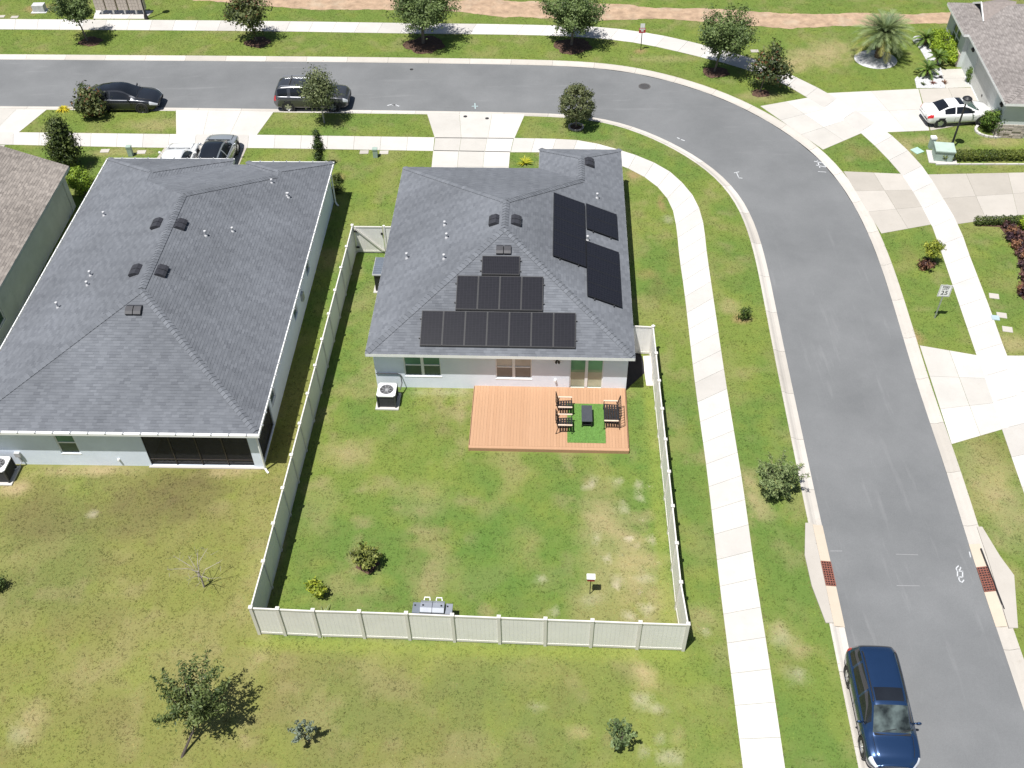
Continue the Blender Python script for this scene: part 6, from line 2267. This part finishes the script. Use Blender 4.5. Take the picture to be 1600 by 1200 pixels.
for q, lab, r in (((1434, 66), 'pale boulder by the palms across the street', .42),):
    rs = np.random.default_rng(3)
    bm = bmesh.new(); bmesh.ops.create_icosphere(bm, subdivisions=3, radius=r)
    for v in bm.verts:
        v.co *= 1 + .16 * math.sin(v.co.x * 9 + 1) * math.cos(v.co.y * 8) + rs.normal(0, .02); v.co.z *= .7
    me = bpy.data.meshes.new('boulder'); bm.to_mesh(me); bm.free(); me.materials.append(M_MARBLE)
    tag(link('boulder', me, None, G(*q) + Vector((0, 0, .15))), lab, 'boulder')
for k, (q, c, lab) in enumerate((((1442, 133), ((.05, .08, .03), (.13, .16, .06)), 'small green succulent in the white pebble bed, the left one'), ((1458, 131), ((.14, .05, .04), (.3, .12, .09)), 'small red succulent in the white pebble bed, the middle one'), ((1475, 130), ((.16, .08, .05), (.28, .15, .09)), 'small brown succulent in the white pebble bed, nearest the path'), ((1469, 122), ((.03, .03, .03), (.08, .06, .06)), 'small dark succulent behind the others in the pebble bed'))):
    blades('succulent', lab, 'succulent', G(*q), 26, .34, .03, c, 70 + k, .4, 'succulents in the pebble bed')
# shrubs and hedges across the street
tree('lime_hedge', 'bright lime green hedge in front of the bay window across the street', 'hedge', G(1474, 82), .62, (.85, 2.3, .60), .03, 260, 9000, .10, LIME, 81, None, (0, 0), .16, .22, 8, rough=.1, part='foliage')
tree('entry_shrub', 'upright green shrub beside the garage corner across the street', 'shrub', G(1514, 128), .55, (.36, .36, .55), .03, 45, 1500, .09, LUSH, 82, None, (0, 0), .2, .3, 5)
tree('corner_shrub', 'large glossy green shrub at the garage corner behind the white coupe', 'shrub', G(1549, 205), .78, (.80, .75, .78), .04, 90, 4200, .12, ((.035, .075, .012), (.14, .22, .03)), 83, None, (0, 0), .16, .28, 6)
g = G(1549, 205)
er = thing('edging_ring', 'curved pale edging stones round the large shrub by the garage', 'edging', (g.x, g.y, 0))
for k in range(13):
    a = math.pi * .78 + k * math.pi * 1.15 / 13
    T = Matrix.Translation((1.0 * math.cos(a), .8 * math.sin(a), 0)) @ Matrix.Rotation(a, 4, 'Z')
    MB().box(-.08, -.12, -.02, .08, .12, .11, 0, T).build('stone', M_WALK, er)


def hedge(label, a, b, w, h, seed, cols, n, dens=1.0, kerb_m=None):
    """clipped row of shrubs from a to b"""
    a, b = Vector(a[:2]), Vector(b[:2])
    d = (b - a); L = d.length; d.normalize(); nn = Vector((-d.y, d.x))
    rs = np.random.default_rng(seed)
    t = thing('hedge', label, 'hedge', (a.x, a.y, 0))
    ns = max(3, int(L / .42))
    s = rs.uniform(0, 1, n); sh = np.floor(s * ns)
    tones = rs.random(ns)
    th = rs.uniform(0, 2 * math.pi, n); rr = rs.random(n) ** .3
    cxs = (sh + .5) / ns
    bump_ = 1 - .30 * np.abs(s * ns - sh - .5) * 2
    x = s * L; y = rr * np.cos(th) * w / 2 * bump_; z = h * .5 + rr * np.sin(th) * h * .5 * bump_
    C = np.c_[x * d.x + y * nn.x, x * d.y + y * nn.y, np.maximum(z, .06)]
    N = np.c_[np.cos(th) * nn.x, np.cos(th) * nn.y, np.sin(th)] + rs.normal(0, .6, (n, 3)) + np.array((0, 0, .3))
    col = tone(rs, n, tones[np.minimum(sh.astype(int), ns - 1)] * .5 + .25, cols[0], cols[1])
    leaf_mesh('foliage', C, .095, col, rs, t, N=N)
    mb = MB()
    for k in range(ns):
        c = d * (L * (k + .5) / ns)
        mb.tube([(c.x, c.y, -.03), (c.x + .03, c.y, h * .6)], [.025, .012], 5)
    mb.build('stems', M_BARK, t)
    P = [a - d * .2 - nn * w * .62, b - nn * w * .62, b + nn * w * .55, a - d * .2 + nn * w * .55]
    PAVED.append([tuple(p) for p in P])
    return t


hedge('long clipped hedge beside the transformer box across the street', G(1468, 250), G(1640, 249), .75, .75, 91, ((.035, .06, .012), (.17, .20, .03)), 6500)
for k in range(9):
    a, b = G(1462 + k * 18.5, 257.5), G(1462 + (k + 1) * 18.5 - .7, 257.3)
    struct(MB().bar((a.x, a.y, .03), (b.x, b.y, .03), .10, .10).build('garden_edging', M_WALK))
hedge('short thin hedge along the second driveway across the street', G(1521, 351), G(1594, 350), .55, .62, 92, ((.03, .05, .015), (.13, .17, .04)), 2300)
tree('lime_shrub', 'lime green shrub at the right edge behind the red bed', 'shrub', G(1604, 362), .55, (.55, .5, .5), .03, 50, 2200, .10, LIME, 93, None, (0, 0), .2, .3, 5)
bed = [(1520, 353), (1545, 354), (1562, 355), (1575, 372), (1588, 396), (1594, 420), (1596, 445), (1588, 455), (1600, 470), (1640, 480), (1640, 352), (1594, 351)]
P = wpts(bed)
struct(MB().prism(P, -.03, .02).build('mulch_bed', M_MULCH)); PAVED.append(P)
rgk = random.Random(12)
cro = [(1572, 357), (1580, 366), (1576, 376), (1590, 372), (1586, 388), (1597, 385), (1594, 400), (1602, 405), (1598, 420), (1600, 436), (1596, 456), (1600, 462)]
labs = ['nearest the thin hedge', 'second along the bed edge from the hedge', 'third along the bed edge, reaching over the lawn', 'behind the third, by the lime shrub', 'fourth along the bed edge', 'against the picture edge by the lime shrub', 'fifth along the bed edge', 'at the picture edge beside the fifth', 'sixth along the bed edge', 'seventh along the bed edge', 'eighth and nearly lowest in the bed', 'lowest in the bed']
for k, q in enumerate(cro):
    c = [((.05, .03, .035), (.16, .07, .06)), ((.12, .05, .03), (.34, .17, .09)), ((.03, .02, .03), (.10, .05, .06))][k % 3]
    tree('croton', 'reddish croton plant, ' + labs[k], 'croton', G(*q), .26, (.34, .32, .28), .02, 14, 260, .13, c, 200 + k, 'crotons in the planting bed', (0, 0), .3, .5, 4)
# small standard tree with croton skirt on the verge across the street
tree('standard_shrub', 'small round lime topped shrub on a stem by the far sidewalk', 'shrub', G(1451, 412), 1.05, (.50, .48, .42), .035, 40, 1900, .11, ((.11, .16, .015), (.36, .38, .05)), 101, None, (.0, 0), .2, .3, 8)
tree('croton', 'dark red croton under the lime topped shrub on the verge', 'croton', G(1447, 420), .30, (.46, .42, .32), .02, 22, 560, .14, ((.035, .02, .02), (.17, .07, .045)), 102, 'crotons on the verge', (0, 0), .28, .5, 5, (.34, .20, .10), .12)
# dark potted thing by the right wall
g = G(1594, 212)
t = thing('planter', 'black planter pot against the sage wall at the right edge', 'planter', g)
MB().lathe([(.17, -.02), (.20, .25), (.27, .55), (.25, .58), (.001, .55)], 14).build('pot', M_BLACK, t)
MB().lathe([(.06, .55), (.05, .75), (.09, .8), (.001, .85)], 8).build('finial', M_BLACK, t)

# ------------------------------------------------------------------ dirt track beyond the far sidewalk
up = [(-60, -12), (250, -8), (415, -6), (520, -5), (700, -1), (800, 2), (950, 7), (1060, 12), (1200, 19), (1300, 21), (1400, 21), (1485, 20), (1560, 19)]
dn = [(-60, -6), (250, -2), (415, 10), (520, 16), (700, 19), (800, 25), (950, 31), (1060, 31), (1200, 42), (1300, 42), (1400, 39), (1485, 37), (1560, 36)]
A, B = resample(wpts(up), n=160), resample(wpts(dn), n=160)
rs = np.random.default_rng(8)
A = resample(wpts(up), n=400); B = resample(wpts(dn), n=400)
A[:, 1] += (fbm(A[:, 0] * .25, A[:, 0] * 0, 5) - .5) * .9 + (fbm(A[:, 0] * 2.5, A[:, 0] * 0, 6) - .5) * .3; B[:, 1] += (fbm(B[:, 0] * .25, B[:, 0] * 0, 9) - .5) * .8 + (fbm(B[:, 0] * 2.5, B[:, 0] * 0, 8) - .5) * .3
mb = MB()
for i in range(399):
    mb.poly([(*B[i], .010), (*B[i + 1], .010), (*A[i + 1], .010), (*A[i], .010)])
struct(mb.build('dirt_track', M_DIRT))
DIRT_POLY = [tuple(p) for p in A] + [tuple(p) for p in B[::-1]]

# ------------------------------------------------------------------ grass blades
rs = np.random.default_rng(77)
NT = 780000
tx, ty = rs.uniform(-44, 44, NT), rs.uniform(11, 84, NT)
ok = in_view(tx, ty, 150)
tx, ty = tx[ok], ty[ok]
lawn = inpoly(tx, ty, [tuple(p) for p in extend(B_INN)] + [(extend(B_INN)[-1][0], -50), (-300, -50)]) | inpoly(tx, ty, loop_out)
jx, jy = rs.normal(0, .035, len(tx)), rs.normal(0, .035, len(tx))
edge = np.zeros(len(tx), bool)                           # turf cut back beside the paving shows soil
for P in PAVED:
    P = np.array(P)
    lo, hi = P.min(0), P.max(0)
    bb = (tx > lo[0]) & (tx < hi[0]) & (ty > lo[1]) & (ty < hi[1]) & lawn
    ix = np.where(bb)[0]
    lawn[ix[inpoly(tx[ix] + jx[ix], ty[ix] + jy[ix], P)]] = False
    nb_ = np.where((tx > lo[0] - .15) & (tx < hi[0] + .15) & (ty > lo[1] - .15) & (ty < hi[1] + .15) & lawn)[0]
    for ex_, ey_ in ((.10, 0), (-.10, 0), (0, .10), (0, -.10)):
        edge[nb_[inpoly(tx[nb_] + ex_, ty[nb_] + ey_, P)]] = True
ix = np.where(ty > 65)[0]
din = inpoly(tx[ix], ty[ix], DIRT_POLY)
lawn[ix[din & (rs.random(len(ix)) < .93)]] = False
tx, ty, edge = tx[lawn], ty[lawn], edge[lawn]
gc = lawn_color(tx, ty)
ek = (edge * rs.uniform(.2, .75, len(tx)))[:, None]
gc = gc * (1 - ek) + C_BROWN * 1.15 * ek
bare = np.clip((gc[:, 0] / (gc[:, 1] + 1e-6) - 1.08) * 2.0, 0, .55)   # little grows where the soil is bare
keep = rs.random(len(tx)) > bare
tx, ty, gc = tx[keep], ty[keep], gc[keep]
n = len(tx)
print('tufts', n)
NB = 3
V = np.zeros((n, NB, 3, 3), np.float32)
hgt = rs.uniform(.011, .028, n) * (.5 + 1.1 * fbm(tx * 2.8, ty * 2.8, 55))
for b in range(NB):
    a = rs.uniform(0, 6.28, n); ln = rs.uniform(.02, .055, n); w = rs.uniform(.013, .023, n)
    ox, oy = rs.normal(0, .02, n), rs.normal(0, .02, n)
    ca, sa = np.cos(a), np.sin(a)
    V[:, b, 0] = np.c_[tx + ox - sa * w, ty + oy + ca * w, np.zeros(n)]
    V[:, b, 1] = np.c_[tx + ox + sa * w, ty + oy - ca * w, np.zeros(n)]
    V[:, b, 2] = np.c_[tx + ox + ca * ln, ty + oy + sa * ln, hgt * rs.uniform(.6, 1.2, n)]
wool = fbm(tx * 4.2, ty * 4.2, 61, 3)
tn = (rs.uniform(.88, 1.14, n) * (.42 + 1.28 * wool))[:, None] * gc
hue = rs.normal(0, .06, (n, 1))
tn = tn * np.c_[1 + hue, 1 - .2 * hue, 1 + hue * 0]
grass = np_mesh('grass', V.reshape(-1, 3), np.arange(n * NB * 3).reshape(-1, 3), M_BLADE, np.repeat(tn, NB * 3, 0))
tag(grass, 'short mown turf of all the lawns and verges', 'grass', kind='stuff')
